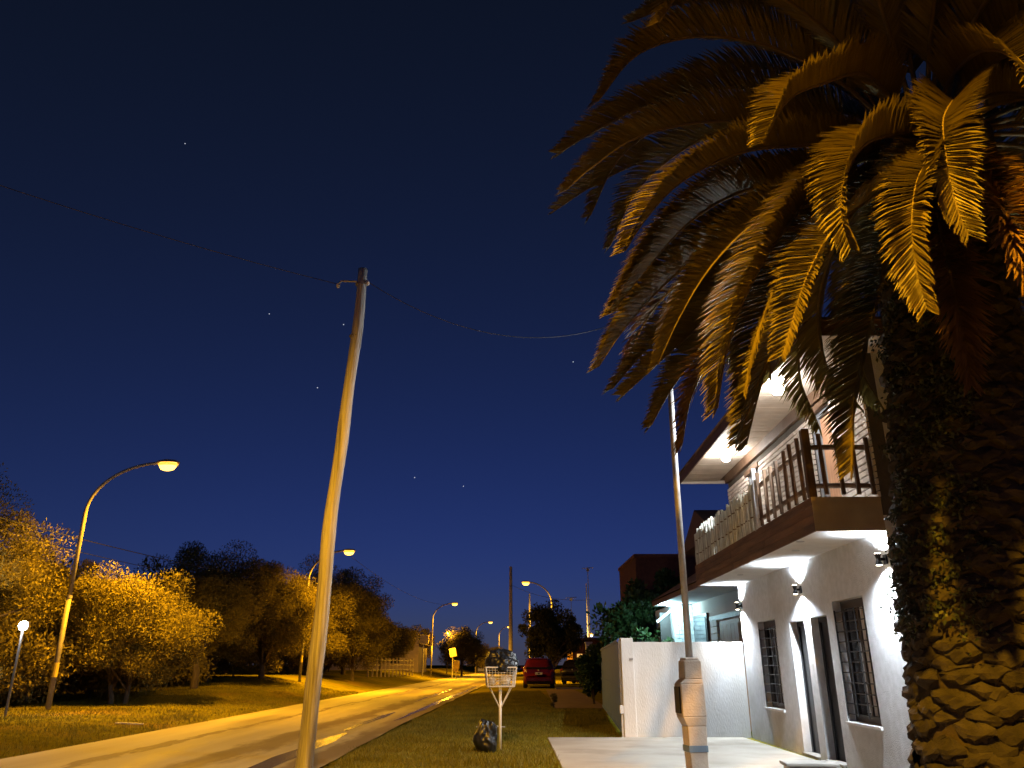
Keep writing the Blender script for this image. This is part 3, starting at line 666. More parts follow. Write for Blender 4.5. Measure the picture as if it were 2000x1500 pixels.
# ------------------------------------------------------------------ parked cars (rear towards the viewer)
def car(loc, rz, paint, label, S=1.0, plate=True):
    t = empty('parked_car', loc, rz, label, 'car', 'cars parked on the right verge'); t.scale = (S, S, S)
    st = [(0.0, [(.60, .30), (.70, .40), (.70, .58), (.60, .62), (.3, .63)]), (.04, [(.72, .25), (.80, .42), (.81, .72), (.74, .80), (.4, .82)]),
          (.10, [(.76, .22), (.84, .45), (.84, .88), (.76, .97), (.4, .98)]), (.26, [(.78, .20), (.85, .5), (.85, .95), (.70, 1.24), (.40, 1.27)]),
          (.46, [(.80, .20), (.86, .5), (.86, .96), (.64, 1.46), (.42, 1.51)]), (.9, [(.80, .20), (.87, .5), (.87, .95), (.66, 1.52), (.42, 1.57)]), (1.7, [(.80, .20), (.87, .5), (.87, .94), (.67, 1.53), (.42, 1.58)]),
          (2.3, [(.80, .20), (.87, .5), (.86, .94), (.66, 1.45), (.42, 1.49)]), (3.0, [(.80, .20), (.86, .5), (.85, .96), (.80, .99), (.4, 1.02)]),
          (3.7, [(.78, .22), (.82, .5), (.80, .84), (.70, .88), (.35, .90)]), (3.95, [(.66, .28), (.70, .45), (.68, .62), (.58, .66), (.3, .68)])]
    m = MB(); n = 10
    for y, h in st:
        m.v += [(x, y, z) for x, z in h] + [(-x, y, z) for x, z in reversed(h)]
    for i in range(len(st) - 1):
        for j in range(n): m.f.append((i * n + j, i * n + (j + 1) % n, i * n + n + (j + 1) % n, i * n + n + j))
    m.f += [tuple(range(n)), tuple(reversed(range((len(st) - 1) * n, len(st) * n)))]
    m.f = [tuple(reversed(f)) for f in m.f]
    m.build('body', paint, t, smooth=True, bevel=.0)
    MB().add([(-.70, .092, 1.00), (.70, .092, 1.00), (.58, .43, 1.44), (-.58, .43, 1.44), (-.70, .11, .99), (.70, .11, .99), (.58, .46, 1.43), (-.58, .46, 1.43)], [(0, 1, 2, 3), (4, 7, 6, 5), (0, 4, 5, 1), (2, 6, 7, 3), (1, 5, 6, 2), (0, 3, 7, 4)]).build('rear_window', 'car_glass', t)
    for s in (-1, 1):
        MB().add([(s * .872, .60, .99), (s * .872, 2.7, .98), (s * .70, 2.25, 1.40), (s * .69, .62, 1.45)], [(0, 1, 2, 3)]).build('side_window', 'car_glass', t)
        MB().add([(s * .62, .02, .74), (s * .85, .085, .74), (s * .86, .11, .98), (s * .70, .075, .98), (s * .62, .06, .74), (s * .87, .30, .74), (s * .87, .28, .98), (s * .70, .2, .98)],
                 [(0, 1, 2, 3), (1, 5, 6, 2), (3, 2, 6, 7), (0, 4, 5, 1), (0, 3, 7, 4)]).build('tail_light', 'tail', t, bevel=.01)
        for y in (.72, 3.1):
            w = MB().lathe([(.20, -.10), (.31, -.10), (.325, -.07), (.325, .07), (.31, .10), (.20, .10)], 20, (s * .76, y, .325), 'x').build('wheel', 'tyre', t)
            MB().lathe([(.19, -.02), (.17, .0), (.05, .02)] if s > 0 else [(.05, -.02), (.17, 0), (.19, .02)], 12, (s * .86, y, .325), 'x').build('rim', 'grey_metal', w)
        mr = MB().box(s * .88 - .0, s * .88 + s * .16, 2.45, 2.53, .98, 1.13); mr.build('mirror', paint, t, bevel=.02)
    MB().box(-.72, .72, -.045, .03, .36, .56).build('bumper', paint, t, bevel=.03)
    MB().box(-.66, .66, -.025, .05, .24, .355).build('lower_bumper', 'tyre', t, bevel=.015)
    if plate:
        p = MB().box(-.20, .20, .0, .02, .70, .83).build('number_plate', 'plate', t); p.location = (0, -.012, 0)
        MB().box(-.05, .06, -.0165, -.0125, .735, .79).build('plate_mark', 'black_metal', p)
    MB().lathe([(.03, 0), (.045, .012), (.03, .02)], 10, (0, .055, .93), 'y').build('badge', 'grey_metal', t)
    MB().box(-.5, .5, .44, .50, 1.51, 1.535).build('spoiler', paint, t, bevel=.01)
    return t
car((1.53, 47.0, .15), R(-2), 'red_paint', 'red hatchback seen from behind, parked on the grass verge', 1.04)
car((4.1, 56.0, .16), R(-20), 'dark_paint', 'dark car parked in shadow beyond the red hatchback', 1.02, False)

# ------------------------------------------------------------------ far street: house, fence, signs, masts, van
t = empty('far_house', (-22.5, 100, .6), 0, 'far gabled house beyond the trees left of the road', 'house')
m = MB().box(0, 11, 0, 10, -1, 3.4); m.poly((0, 0, 3.4), (11, 0, 3.4), (4.2, 0, 7.0)); m.poly((11, 10, 3.4), (0, 10, 3.4), (4.2, 10, 7.0)); m.build('wall', 'far_wall', t)
m = MB(); m.poly((-.4, -.4, 3.2), (4.2, -.4, 7.15), (4.2, 10.4, 7.15), (-.4, 10.4, 3.2)); m.poly((4.2, -.4, 7.15), (11.4, -.4, 3.2), (11.4, 10.4, 3.2), (4.2, 10.4, 7.15)); m.build('roof', 'far_roof', t)
for x in (2.0, 7.5): w = MB().box(x, x + 1.2, -.06, -.001, 1.0, 2.4).build('window', 'dark_frame', t); MB().box(x + .1, x + 1.1, -.075, -.061, 1.1, 2.3).build('pane', 'glass', w)
for i, (p, q) in enumerate((((-11.6, 66), (-10.2, 84)), )):
    t = empty('garden_fence', (p[0], p[1], .7), 0, 'wire and post fence along the far left verge', 'fence'); n = 13
    for k in range(n):
        f = k / (n - 1); x, y = (q[0] - p[0]) * f, (q[1] - p[1]) * f; MB().box(x - .06, x + .06, y - .06, y + .06, -.3, 1.3).build('post', 'meter_concrete', t)
    for z in (.3, .7, 1.1): MB().tube([(0, 0, z), (q[0] - p[0], q[1] - p[1], z)], .02, 5).build('rail', 'iron', t)
def sign(loc, w, h, hp, mt, label, tilt=0):
    t = empty('sign', loc, 0, label, 'sign'); MB().tube([(0, 0, -.2), (0, 0, hp)], .05, 8).build('post', 'galv', t)
    o = MB().box(-w / 2, w / 2, -.07, -.052, -h / 2, h / 2).build('panel', mt, t, bevel=.01); o.location = (0, 0, hp); o.rotation_euler = (0, R(tilt), 0)
sign((-6.55, 90, .2), .75, .9, 2.5, 'sign_pale', 'square pale sign tilted on a post at the far left verge', -12)
sign((-6.0, 88, .2), .65, 1.1, 1.1, 'sign_yellow', 'low yellow panel standing below the square pale sign', 8)
t = empty('box_sign', (-9.4, 86, .3), 0, 'pale box sign beside the slim curved street lamp', 'sign')
MB().tube([(0, 0, 0), (0, 0, 3.2)], .07, 8).build('post', 'galv', t); MB().box(-.35, .55, -.2, .2, 3.2, 4.1).build('panel', 'sign_pale', t, bevel=.02); MB().box(-.75, -.5, -.1, .1, 3.1, 4.2).build('side_panel', 'sign_pale', t); MB().box(.7, .95, -.1, .1, 3.0, 4.2).build('side_panel', 'sign_pale', t)
t = empty('kiosk', (-6.1, 165, .2), 0, 'small white kiosk at the far end of the road left of the black bag', 'kiosk')
MB().box(-.8, .8, 0, 2, 0, 2.6).build('body', 'white_paint', t, bevel=.03); MB().box(-1, 1, -.3, 2.2, 2.601, 2.75).build('roof', 'kerb', t); MB().box(-.5, .5, -.03, -.001, 1.1, 2.0).build('hatch', 'dark_frame', t)
def mast(loc, h, label, r=.06, aerial=False, mt='galv'):
    t = empty('mast', loc, 0, label, 'mast'); MB().tube([(0, 0, -.2), (0, 0, h)], [r, r * .6], 8).build('post', mt, t)
    if aerial:
        MB().tube([(-.5, 0, h - .1), (.5, 0, h - .02)], .025, 5).build('boom', 'iron', t)
        for k in range(5): MB().tube([(-.45 + k * .22, -.28, h - .1), (-.45 + k * .22, .28, h - .1)], .02, 4).build('aerial_rod', 'iron', t)
        MB().box(-.12, .12, -.1, .1, h - .35, h - .12).build('receiver', 'iron', t)
mast((-.15, 95, 0), 12.6, 'tall pale concrete mast rising above the road end', .28, mt='kerb')
mast((1.55, 70, .1), 7.2, 'slim pole standing just left of the round clipped tree', .12)
mast((6.2, 66, .2), 7.6, 'thin white mast above the yellow gate lamp', .07)
mast((6.75, 70, .2), 9.4, 'dark television aerial mast right of the thin white mast', .05, True, 'iron')
mast((5.35, 72, .2), 7.0, 'short television aerial left of the thin white mast', .03, True, 'iron')
t = empty('porch', (4.6, 62, .2), 0, 'dark porch with an orange glowing pillar behind the dark car', 'building')
MB().box(0, 5, 0, 6, 0, 3.0).build('wall', 'red_brick', t); MB().box(.35, .75, -.03, -.001, .2, 2.0).build('lit_pillar', 'pillar_glow', t); MB().box(-.3, 5.2, -.5, 6.2, 3.001, 3.15).build('roof', 'far_roof', t)  # glowing strip stands for a pillar lit orange, no light source of its own
t = empty('gate_post', (4.15, 44, .15), 0, 'white square gate post at the end of the climbing hedge', 'post'); MB().box(-.16, .16, -.16, .16, -.2, 2.35).build('shaft', 'white_paint', t, bevel=.02); MB().box(-.2, .2, -.2, .2, 2.351, 2.43).build('cap', 'white_paint', t, bevel=.015)

# ------------------------------------------------------------------ trees
def leaves(rng, clumps, per, size, wid, up=.25, out=.6):
    cs = np.repeat(np.array([c[:3] for c in clumps]), per, 0); rs = np.repeat(np.array([c[3] for c in clumps]), per)
    n = len(cs); d = rng.normal(size=(n, 3)); d /= np.linalg.norm(d, axis=1, keepdims=True)
    rr = rng.random(n) ** .45
    c = cs + d * (rs * rr)[:, None] * np.array([1, 1, .8])
    ax = d * out + rng.normal(size=(n, 3)) * .55 + np.array([0, 0, up]); ax /= np.linalg.norm(ax, axis=1, keepdims=True)
    sd = np.cross(ax, rng.normal(size=(n, 3))); sd /= np.linalg.norm(sd, axis=1, keepdims=True) + 1e-9
    L = (size * rng.uniform(.6, 1.3, n))[:, None]; w = (wid * rng.uniform(.7, 1.3, n))[:, None]
    v = np.stack([c - sd * w * .3, c + ax * L * .5 - sd * w, c + ax * L, c + ax * L * .5 + sd * w], 1).reshape(-1, 3)
    return v, np.arange(n * 4).reshape(-1, 4)
def tree(name, label, loc, h, rad, base, nclump, per, size, wid, mt, seed, group='trees along the left verge', trunk_r=.12, flat=.8, clump=.30, lean=0, stems=1):
    rng = np.random.default_rng(seed); rr = random.Random(seed)
    t = empty(name, loc, 0, label, 'tree', group)
    cz = (h + base) / 2; hz = (h - base) / 2; cl = []
    for i in range(nclump):
        th = rr.uniform(0, 2 * math.pi); ph = math.acos(rr.uniform(-.85, 1)); q = rr.uniform(.45, .92) if i % 4 else rr.uniform(.1, .5)
        x, y, z = math.sin(ph) * math.cos(th), math.sin(ph) * math.sin(th), math.cos(ph)
        wob = 1 + .22 * mnoise.noise((x * 1.8 + seed, y * 1.8, z * 1.8))
        cl.append((lean + x * rad[0] * q * wob, y * rad[1] * q * wob, cz + z * hz * q * wob, clump * rr.uniform(.65, 1.35) * min(rad)))
    v, f = leaves(rng, cl, per, size, wid); me = npmesh('crown', v, f, mt); link('crown', me, t)
    m = MB()
    for s_ in range(stems):
        ox = (s_ - (stems - 1) / 2) * .5; top = (lean * .5 + ox * 1.6, 0, base + hz * .5)
        m.tube([(ox, 0, -.3), (ox + .03, .02, base * .5), (lean * .2 + ox * 1.2, .0, base + .1), top], [trunk_r * 1.25, trunk_r, trunk_r * .85, trunk_r * .6], 8)
        for i in range(s_, min(nclump, 26), stems):
            c = cl[i]; a = Vector((lean * .2 + ox * 1.2, 0, base * .9 + rr.uniform(0, hz * .4))); b = Vector(c[:3]); mid = a.lerp(b, .5) + Vector((0, 0, .12 * hz))
            m.tube([a, mid, b], [trunk_r * .42, trunk_r * .28, trunk_r * .1], 5)
    m.build('trunk', 'bark', t, smooth=True)
    return t
TG = lambda x, y: (x, y, ter(x, y))
tree('leafy_tree', 'tall yellow lit tree at the left edge of the picture', TG(-17.6, 24.2), 7.2, (3.0, 2.8), .5, 81, 945, 0.126, 0.0201, 'leaf_olive', 11, trunk_r=.2)
tree('leafy_tree', 'low dark bush below the floodlight at the left edge', TG(-15.6, 22.6), 2.4, (1.6, 1.2), .05, 35, 756, 0.106, 0.0201, 'leaf_dark', 12, trunk_r=.06)
tree('leafy_tree', 'broad yellow lit tree just right of the nearest street lamp', TG(-13.6, 28.6), 4.5, (2.6, 2.3), .35, 95, 945, 0.116, 0.0187, 'leaf_olive', 13, trunk_r=.09, stems=2)
tree('leafy_tree', 'small lit tree with a bare pale trunk beside the broad yellow tree', TG(-14.2, 36.8), 5.2, (2.2, 2.0), 1.2, 70, 819, 0.126, 0.0201, 'leaf_olive', 14, trunk_r=.16, lean=-.4)
tree('leafy_tree', 'dark bush behind the nearest lamp post between the lit trees', TG(-17.6, 30.0), 5.6, (2.6, 2.2), .2, 59, 819, 0.132, 0.0223, 'leaf_dark', 15, trunk_r=.1)
tree('leafy_tree', 'big dark tree behind the small lit tree, tallest of the left row', TG(-16.4, 42.0), 7.0, (4.0, 3.2), .3, 95, 945, 0.148, 0.0246, 'leaf_dark', 16, trunk_r=.2)
tree('leafy_tree', 'dark round tree directly left of the wooden utility pole', TG(-13.6, 44.5), 6.5, (2.9, 2.8), .6, 90, 882, 0.148, 0.0223, 'leaf_dark', 17, trunk_r=.16)
tree('leafy_tree', 'shrubby tree with reddish underside in front of the dark trees', TG(-15.2, 41.0), 3.3, (2.2, 1.6), .5, 48, 693, 0.116, 0.0201, 'leaf_olive', 18, trunk_r=.07)
tree('leafy_tree', 'dark tree directly behind the wooden utility pole', TG(-12.9, 52.5), 7.3, (2.6, 2.6), .5, 75, 819, 0.148, 0.0223, 'leaf_dark', 19, trunk_r=.15)
tree('leafy_tree', 'dark crowned tree behind the bright yellow one right of the pole', TG(-13.0, 63), 8.2, (3.4, 3.0), .5, 85, 819, 0.158, 0.0268, 'leaf_dark', 20, trunk_r=.18)
tree('leafy_tree', 'bright yellow lit tree just right of the wooden utility pole', TG(-11.1, 57), 6.6, (3.0, 2.6), .5, 90, 882, 0.142, 0.0223, 'leaf_olive', 21, trunk_r=.13)
tree('leafy_tree', 'dark low tree in front of the far gabled house', TG(-13.2, 82), 4.6, (3.6, 2.6), .6, 67, 630, 0.179, 0.0357, 'leaf_dark', 22, trunk_r=.14)
tree('leafy_tree', 'dark dome shaped tree behind the square pale sign', TG(-6.9, 112), 6.4, (3.2, 3.2), .8, 75, 630, 0.201, 0.0402, 'leaf_dark', 23, trunk_r=.16)
tree('leafy_tree', 'small dark tree behind the white van', TG(-4.4, 140), 4.6, (3.2, 3.0), .6, 54, 504, 0.238, 0.0491, 'leaf_dark', 24, trunk_r=.16)
tree('leafy_tree', 'thin dark treetops filling the far end of the left verge', TG(-16, 120), 6.0, (5.0, 3.2), .6, 67, 567, 0.238, 0.0491, 'leaf_dark', 25, trunk_r=.16)
for i_, (x_, y_, h_, lb_) in enumerate(((-21, 27, 4.2, 'dark thicket filling the gap behind the leftmost tree'), (-20.5, 35, 5.0, 'dark thicket behind the broad yellow lit tree'), (-20, 44, 5.2, 'dark thicket behind the tallest dark tree of the left row'),
                                     (-18.5, 53, 6.5, 'dark thicket left of the wooden pole behind the row'), (-17.5, 64, 7.0, 'dark thicket right of the wooden pole behind the row'), (-17, 76, 6.0, 'dark thicket beside the far gabled house'), (-27, 48, 5.5, 'far dark thicket between the trunks left of the row'), (-27, 62, 6, 'far dark thicket seen under the dark crowns'), (-30, 85, 6, 'farthest dark thicket on the left horizon'), (-36, 60, 6, 'far dark thicket behind the broad yellow lit tree'), (-36, 40, 6, 'far dark thicket behind the nearest lamp post'))):
    tree('thicket', lb_, TG(x_, y_), h_, (4.2, 2.4), .0, 60, 170, .36, .08, 'leaf_dark', 60 + i_, 'thickets behind the left row', .1, clump=.5)
for i_, (x_, y_, h_, w_, lb_) in enumerate(((-17.2, 27.0, 2.3, 2.6, 'low dark bush left of the nearest lamp post foot'), (-15.6, 30.6, 2.6, 2.8, 'low dark bush below the broad yellow lit tree'), (-16.6, 37.5, 2.8, 2.8, 'low dark bush behind the pale bare trunk'),
                                            (-15.8, 46.5, 3.0, 3.0, 'low dark bush below the dark round tree'), (-14.6, 55, 3.0, 3.0, 'low dark bush beside the foot of the wooden pole'), (-14.0, 61, 3.2, 2.8, 'low dark bush below the bright yellow tree'))):
    tree('low_bush', lb_, TG(x_, y_), h_, (w_, 1.2), .0, 60, 260, .18, .036, 'leaf_dark', 90 + i_, 'low bushes below the left trees', .05, clump=.55)
tree('clipped_tree', 'round clipped tree with lit top behind the parked cars', TG(2.85, 57.5), 5.55, (2.35, 2.3), .9, 110, 240, .16, .05, 'leaf_round', 26, 'trees on the right', .16, clump=.22)
tree('garden_tree', 'green leafy tree lit from below behind the white garden wall', TG(4.35, 27.5), 3.75, (1.55, 1.3), .7, 60, 170, .17, .06, 'leaf_green', 27, 'trees on the right', .09)
tree('garden_tree', 'tall dark green tree in front of the red brick building', TG(5.35, 29.2), 4.75, (1.35, 1.2), .9, 54, 190, .17, .055, 'leaf_green', 28, 'trees on the right', .1)
tree('garden_tree', 'bushy shrub rising just above the white wall beside the bungalow', TG(4.25, 24.6), 2.55, (.75, .7), .3, 26, 130, .14, .05, 'leaf_green', 29, 'trees on the right', .05)
tree('garden_tree', 'small flowering shrub beneath the yellow gate lamp', TG(5.2, 48), 2.4, (1.1, 1.0), .3, 28, 130, .16, .06, 'leaf_green', 30, 'trees on the right', .06)
tree('hedge', 'narrow climbing hedge at the far end of the blue grey gate', TG(3.0, 30.5), 2.15, (.5, .6), .0, 34, 190, .13, .05, 'leaf_green', 31, 'trees on the right', .05, clump=.5)
tree('weed_tuft', 'small tuft of weeds at the corner of the brown drive', TG(1.42, 28.4), .62, (.10, .10), .02, 6, 126, 0.079, 0.0186, 'leaf_dark', 32, 'trees on the right', .02)

# ------------------------------------------------------------------ the palm
PX, PY = 4.05, 7.05
palm = empty('palm_tree', (PX, PY, 0), 0, 'huge date palm with thick scaly trunk and drooping orange lit fronds', 'palm tree')
def tr_c(z): return Vector((.62 * sm(z / 8) * 1.0, .10 * sm(z / 8), z))
def tr_r(z): return .66 - .05 * min(z, 1) - .012 * z + .10 * sm((z - 5.2) / 1.2) + .10 * sm((.5 - z) / .6)
zs = [-.2 + i * .2 for i in range(36)]
MB().tube([tr_c(z) for z in zs], [tr_r(z) for z in zs], 28).build('trunk', 'palm_bark', palm, smooth=True)
scales = []
for k in range(9):
    v, sf = [], []; NU, NV = 7, 6; q1, q2 = rnd.uniform(-.15, .15), rnd.uniform(.8, 1.25)
    for b in range(NV):
        vv = b / (NV - 1); hw = .185 * (1 - abs(2 * vv - 1 + q1 * .3) ** 1.5) + .012
        for a in range(NU):
            uu = 2 * a / (NU - 1) - 1
            bulge = .085 * q2 * (1 - uu * uu) ** .8 * math.sin(math.pi * min(1, vv ** .65)) ** .8 + rnd.uniform(-.014, .014)
            v.append((bulge - .03, uu * hw + q1 * .05 * vv, (vv - .5) * .19 + .03 * uu * uu + rnd.uniform(-.012, .012)))
    for b in range(NV - 1):
        for a in range(NU - 1): o_ = b * NU + a; sf.append((o_, o_ + 1, o_ + NU + 1, o_ + NU))
    me = bpy.data.meshes.new('leaf_base'); me.from_pydata(v, [], sf); me.update(); me.materials.append(M['leaf_base']); scales.append((me, v))
far = MB(); nsc = 0; cam_a = math.atan2(-PY, -PX)
for k in range(56):
    z = .1 + k * .098; n = 12
    for i in range(n):
        th = 2 * math.pi * (i + .5 * (k % 2)) / n + rnd.uniform(-.10, .10) + k * .02; c = tr_c(z); r = tr_r(z) + .012 + rnd.uniform(-.02, .025)
        diff = abs((th - cam_a + math.pi) % (2 * math.pi) - math.pi); me, v = scales[rnd.randrange(9)]
        mt = Matrix.Translation((c.x + r * math.cos(th), c.y + r * math.sin(th), z + rnd.uniform(-.04, .04))) @ Matrix.Rotation(th + rnd.uniform(-.25, .25), 4, 'Z') @ Matrix.Rotation(rnd.uniform(-.3, .15), 4, 'Y') @ Matrix.Rotation(rnd.uniform(-.12, .12), 4, 'X') @ Matrix.Diagonal((rnd.uniform(.7, 1.3), rnd.uniform(.85, 1.1), rnd.uniform(.85, 1.15), 1))
        if diff < 1.62 and nsc < 300:
            o = bpy.data.objects.new('leaf_base', me); COL.objects.link(o); o.parent = palm; o.matrix_local = mt; nsc += 1
        else: far.add([mt @ Vector(p) for p in v], sf)
tag(far.build('leaf_bases', 'leaf_base', palm), kind='stuff')
def frond(path, seed, dry=0.0, leaf=.50, n=270, name='frond', vlift=.95, width=.026):
    """path: world points root to tip"""
    rr = random.Random(seed); P = [Vector(p) - Vector((PX, PY, 0)) for p in path]
    # Catmull-Rom through the points
    Q = [P[0] * 2 - P[1]] + P + [P[-1] * 2 - P[-2]]; C = []
    for i in range(1, len(Q) - 2):
        for s_ in range(10):
            u = s_ / 10; a, b, c, d = Q[i - 1], Q[i], Q[i + 1], Q[i + 2]
            C.append(.5 * ((2 * b) + (c - a) * u + (2 * a - 5 * b + 4 * c - d) * u * u + (3 * b - a - 3 * c + d) * u ** 3))
    C.append(P[-1]); L = [0]
    for a, b in zip(C, C[1:]): L.append(L[-1] + (b - a).length)
    tot = L[-1]
    def at(s_):
        s_ = max(0, min(tot, s_)); i = 0
        while i < len(L) - 2 and L[i + 1] < s_: i += 1
        u = (s_ - L[i]) / max(1e-6, L[i + 1] - L[i]); return C[i].lerp(C[i + 1], u), (C[i + 1] - C[i]).normalized()
    sd = (C[1] - C[0]).cross(Vector((0, 0, 1))).normalized(); SD = []
    for i in range(len(C)):
        tg = (C[min(i + 1, len(C) - 1)] - C[max(i - 1, 0)]).normalized(); sd = (sd - tg * sd.dot(tg)).normalized(); SD.append(sd)
    def at_side(s_):
        i = 0
        while i < len(L) - 2 and L[i + 1] < s_: i += 1
        return SD[i]
    v, f = [], []; tw = rr.uniform(-.3, .3)
    for k in range(n):
        fpos = .16 + .84 * (k + .5) / n
        for sgn in (-1, 1):
            if dry and rr.random() < dry * (.9 if fpos < .7 else .25): continue
            p, tg = at(tot * (fpos + rr.uniform(-.003, .003)))
            side = at_side(tot * fpos); side = (side - tg * side.dot(tg)).normalized(); nrm = side.cross(tg).normalized()
            ang = tw * fpos; side, nrm = side * math.cos(ang) + nrm * math.sin(ang), nrm * math.cos(ang) - side * math.sin(ang)
            ll = leaf * (math.sin(math.pi * min(1, .12 + fpos * .80)) ** .55) * (1.0 if fpos < .8 else 1 - 1.9 * (fpos - .8)) * rr.uniform(.86, 1.1)
            fw = .85 + .70 * fpos
            dr = (side * sgn + tg * (fw + rr.uniform(-.1, .12)) + nrm * (vlift + rr.uniform(-.10, .10))).normalized()
            if dry: dr = (dr + Vector((rr.uniform(-.3, .3), rr.uniform(-.3, .3), -.5 * rr.random()))).normalized()
            wd = dr.cross(nrm).normalized(); nn = wd.cross(dr).normalized()
            wd = (wd + nn * sgn * rr.uniform(-.15, .22)).normalized()
            w = width * rr.uniform(.8, 1.15); sagv = Vector((0, 0, -ll * rr.uniform(.03, .16)))
            q = len(v); mid = p + dr * ll * .62; tip = p + dr * ll + sagv; fold = nn * w * .35
            v += [p - wd * w * .45, p + wd * w * .45, mid - wd * w * .5, mid - fold, mid + wd * w * .5, tip]
            f += [(q, q + 1, q + 3), (q, q + 3, q + 2), (q + 1, q + 4, q + 3), (q + 2, q + 3, q + 5), (q + 3, q + 4, q + 5)]
    me = npmesh(name, [tuple(a) for a in v], f, 'dry_frond' if dry else 'frond'); o = link(name, me, palm)
    pts = [at(tot * i / 26)[0] for i in range(27)]
    MB().tube(pts, [.030 * (1 - .86 * (i / 26) ** .7) + .003 for i in range(27)], 6).build('rachis', 'rachis', o, smooth=True)
    return o
CROWN = (4.62, 7.18, 6.75)
def root(p0):
    d = Vector(p0) - Vector(CROWN); d.z *= .4; d = d.normalized() * .28; return (CROWN[0] + d.x, CROWN[1] + d.y, CROWN[2] + .1 + d.z)
FR = [
    ([(3.01, 7.6, 8.02), (1.92, 7.8, 8.04), (1.09, 7.9, 7.69), (0.57, 7.9, 7.31)], 0),
    ([(2.5, 7.0, 7.06), (1.45, 6.9, 6.81), (0.87, 6.9, 6.4), (0.57, 6.9, 6.1)], 0),
    ([(3.26, 8.4, 8.05), (2.18, 8.8, 8.03), (1.27, 9.0, 7.71), (0.6, 9.1, 7.28)], 0),
    ([(2.91, 6.5, 6.36), (2.18, 6.2, 6.04), (1.56, 6.0, 5.58), (1.18, 5.9, 5.11), (0.99, 5.9, 4.8)], 0),
    ([(3.31, 7.0, 6.37), (2.34, 6.8, 5.99), (1.75, 6.7, 5.55), (1.29, 6.6, 4.98), (0.95, 6.6, 4.53)], 0),
    ([(3.33, 7.4, 6.25), (2.37, 7.4, 5.82), (1.69, 7.3, 5.26), (1.16, 7.2, 4.65), (0.87, 7.2, 4.22)], 0),
    ([(3.69, 8.2, 6.77), (2.75, 8.4, 6.35), (2.14, 8.4, 5.88), (1.61, 8.3, 5.28), (1.28, 8.2, 4.53)], .75),
    ([(3.72, 7.8, 6.3), (2.83, 7.9, 5.58), (2.2, 7.9, 5.06), (1.62, 7.8, 4.52), (1.2, 7.8, 4.13)], 0),
    ([(3.14, 6.2, 5.86), (2.36, 5.7, 4.93), (1.9, 5.5, 4.24), (1.64, 5.4, 3.67), (1.52, 5.4, 3.19)], 0),
    ([(3.51, 7.6, 6.18), (2.69, 7.6, 5.08), (2.17, 7.5, 4.55), (1.84, 7.4, 4.0), (1.69, 7.4, 3.45)], .12),
    ([(3.49, 6.2, 5.63), (2.76, 5.6, 4.91), (2.31, 5.3, 4.27), (2.08, 5.2, 3.79), (1.98, 5.2, 3.54)], 0),
    ([(3.49, 7.0, 5.74), (2.76, 6.7, 4.59), (2.37, 6.6, 4.07), (2.14, 6.6, 3.57), (2.02, 6.6, 3.27)], 0),
    ([(3.49, 6.0, 6.78), (2.58, 5.2, 5.98), (2.15, 4.9, 5.55), (1.89, 4.8, 5.09)], 0),
    ([(3.69, 5.8, 5.95), (2.81, 5.0, 5.26), (2.43, 4.7, 4.76), (2.29, 4.6, 4.35), (2.32, 4.6, 4.1)], 0),
    ([(3.72, 5.6, 5.64), (3.06, 4.9, 4.84), (2.82, 4.7, 4.31), (2.79, 4.7, 3.95), (2.81, 4.7, 3.68)], 0),
    ([(4.09, 5.8, 6.31), (3.42, 5.0, 5.46), (3.17, 4.7, 4.87), (3.16, 4.7, 4.48), (3.2, 4.7, 4.24)], 0),
    ([(4.1, 6.4, 5.2), (3.91, 6.1, 4.55), (3.85, 6.0, 4.06), (3.82, 6.0, 3.6)], .3),
    ([(3.67, 6.5, 5.31), (3.18, 6.0, 4.4), (2.92, 5.9, 3.83), (2.76, 5.9, 3.34), (2.67, 5.9, 2.85)], 0),
    ([(3.83, 7.2, 8.71), (2.99, 7.2, 8.95), (2.12, 7.2, 8.99), (1.43, 7.2, 8.69)], 0),
    ([(4.23, 5.8, 5.41), (3.87, 5.2, 4.71), (3.74, 5.0, 4.24), (3.75, 5.0, 3.9)], .15),
    ([(3.41, 7.2, 5.73), (2.82, 7.1, 4.78), (2.44, 7.0, 4.01), (2.21, 7.0, 3.35)], 0),
    ([(3.42, 9.0, 6.66), (2.92, 9.3, 6.36), (2.56, 9.4, 5.95), (2.19, 9.4, 5.57)], 0),
]
for a_, b_ in ((3, 4), (4, 5), (5, 7), (8, 10), (7, 9), (4, 8)):   # fronds filling in between those
    FR.append(([(.5 * (p[0] + q[0]) + .05, .5 * (p[1] + q[1]) + .3, .5 * (p[2] + q[2]) + .03) for p, q in zip(FR[a_][0], FR[b_][0])], 0))
for i, (pts, dry) in enumerate(FR): frond([root(pts[0])] + pts, 100 + i, dry)
# the rest of the crown: arching fronds all the way round, upper ones rising first
k = 0
for ring_, (n, up0, Lr) in enumerate(((12, 1.15, 4.0), (16, .75, 4.4), (18, .35, 4.4), (18, .0, 4.2), (16, -.3, 3.6))):
    for i in range(n):
        az = 2 * math.pi * (i + .5 * (ring_ % 2)) / n + rnd.uniform(-.15, .15); el = up0 + rnd.uniform(-.12, .12)
        if ring_ >= 2 and math.cos(az - math.pi) > .25 and math.sin(az) < .75: continue
        d = Vector((math.cos(az), math.sin(az), 0)); p = Vector(CROWN) + d * .25 + Vector((0, 0, .15)); pts = [tuple(p)]
        for s_ in range(5):
            p = p + (d * math.cos(el) + Vector((0, 0, math.sin(el)))) * Lr / 5; pts.append(tuple(p)); el -= .38 + .05 * s_
        frond(pts, 300 + k, 0, n=160); k += 1
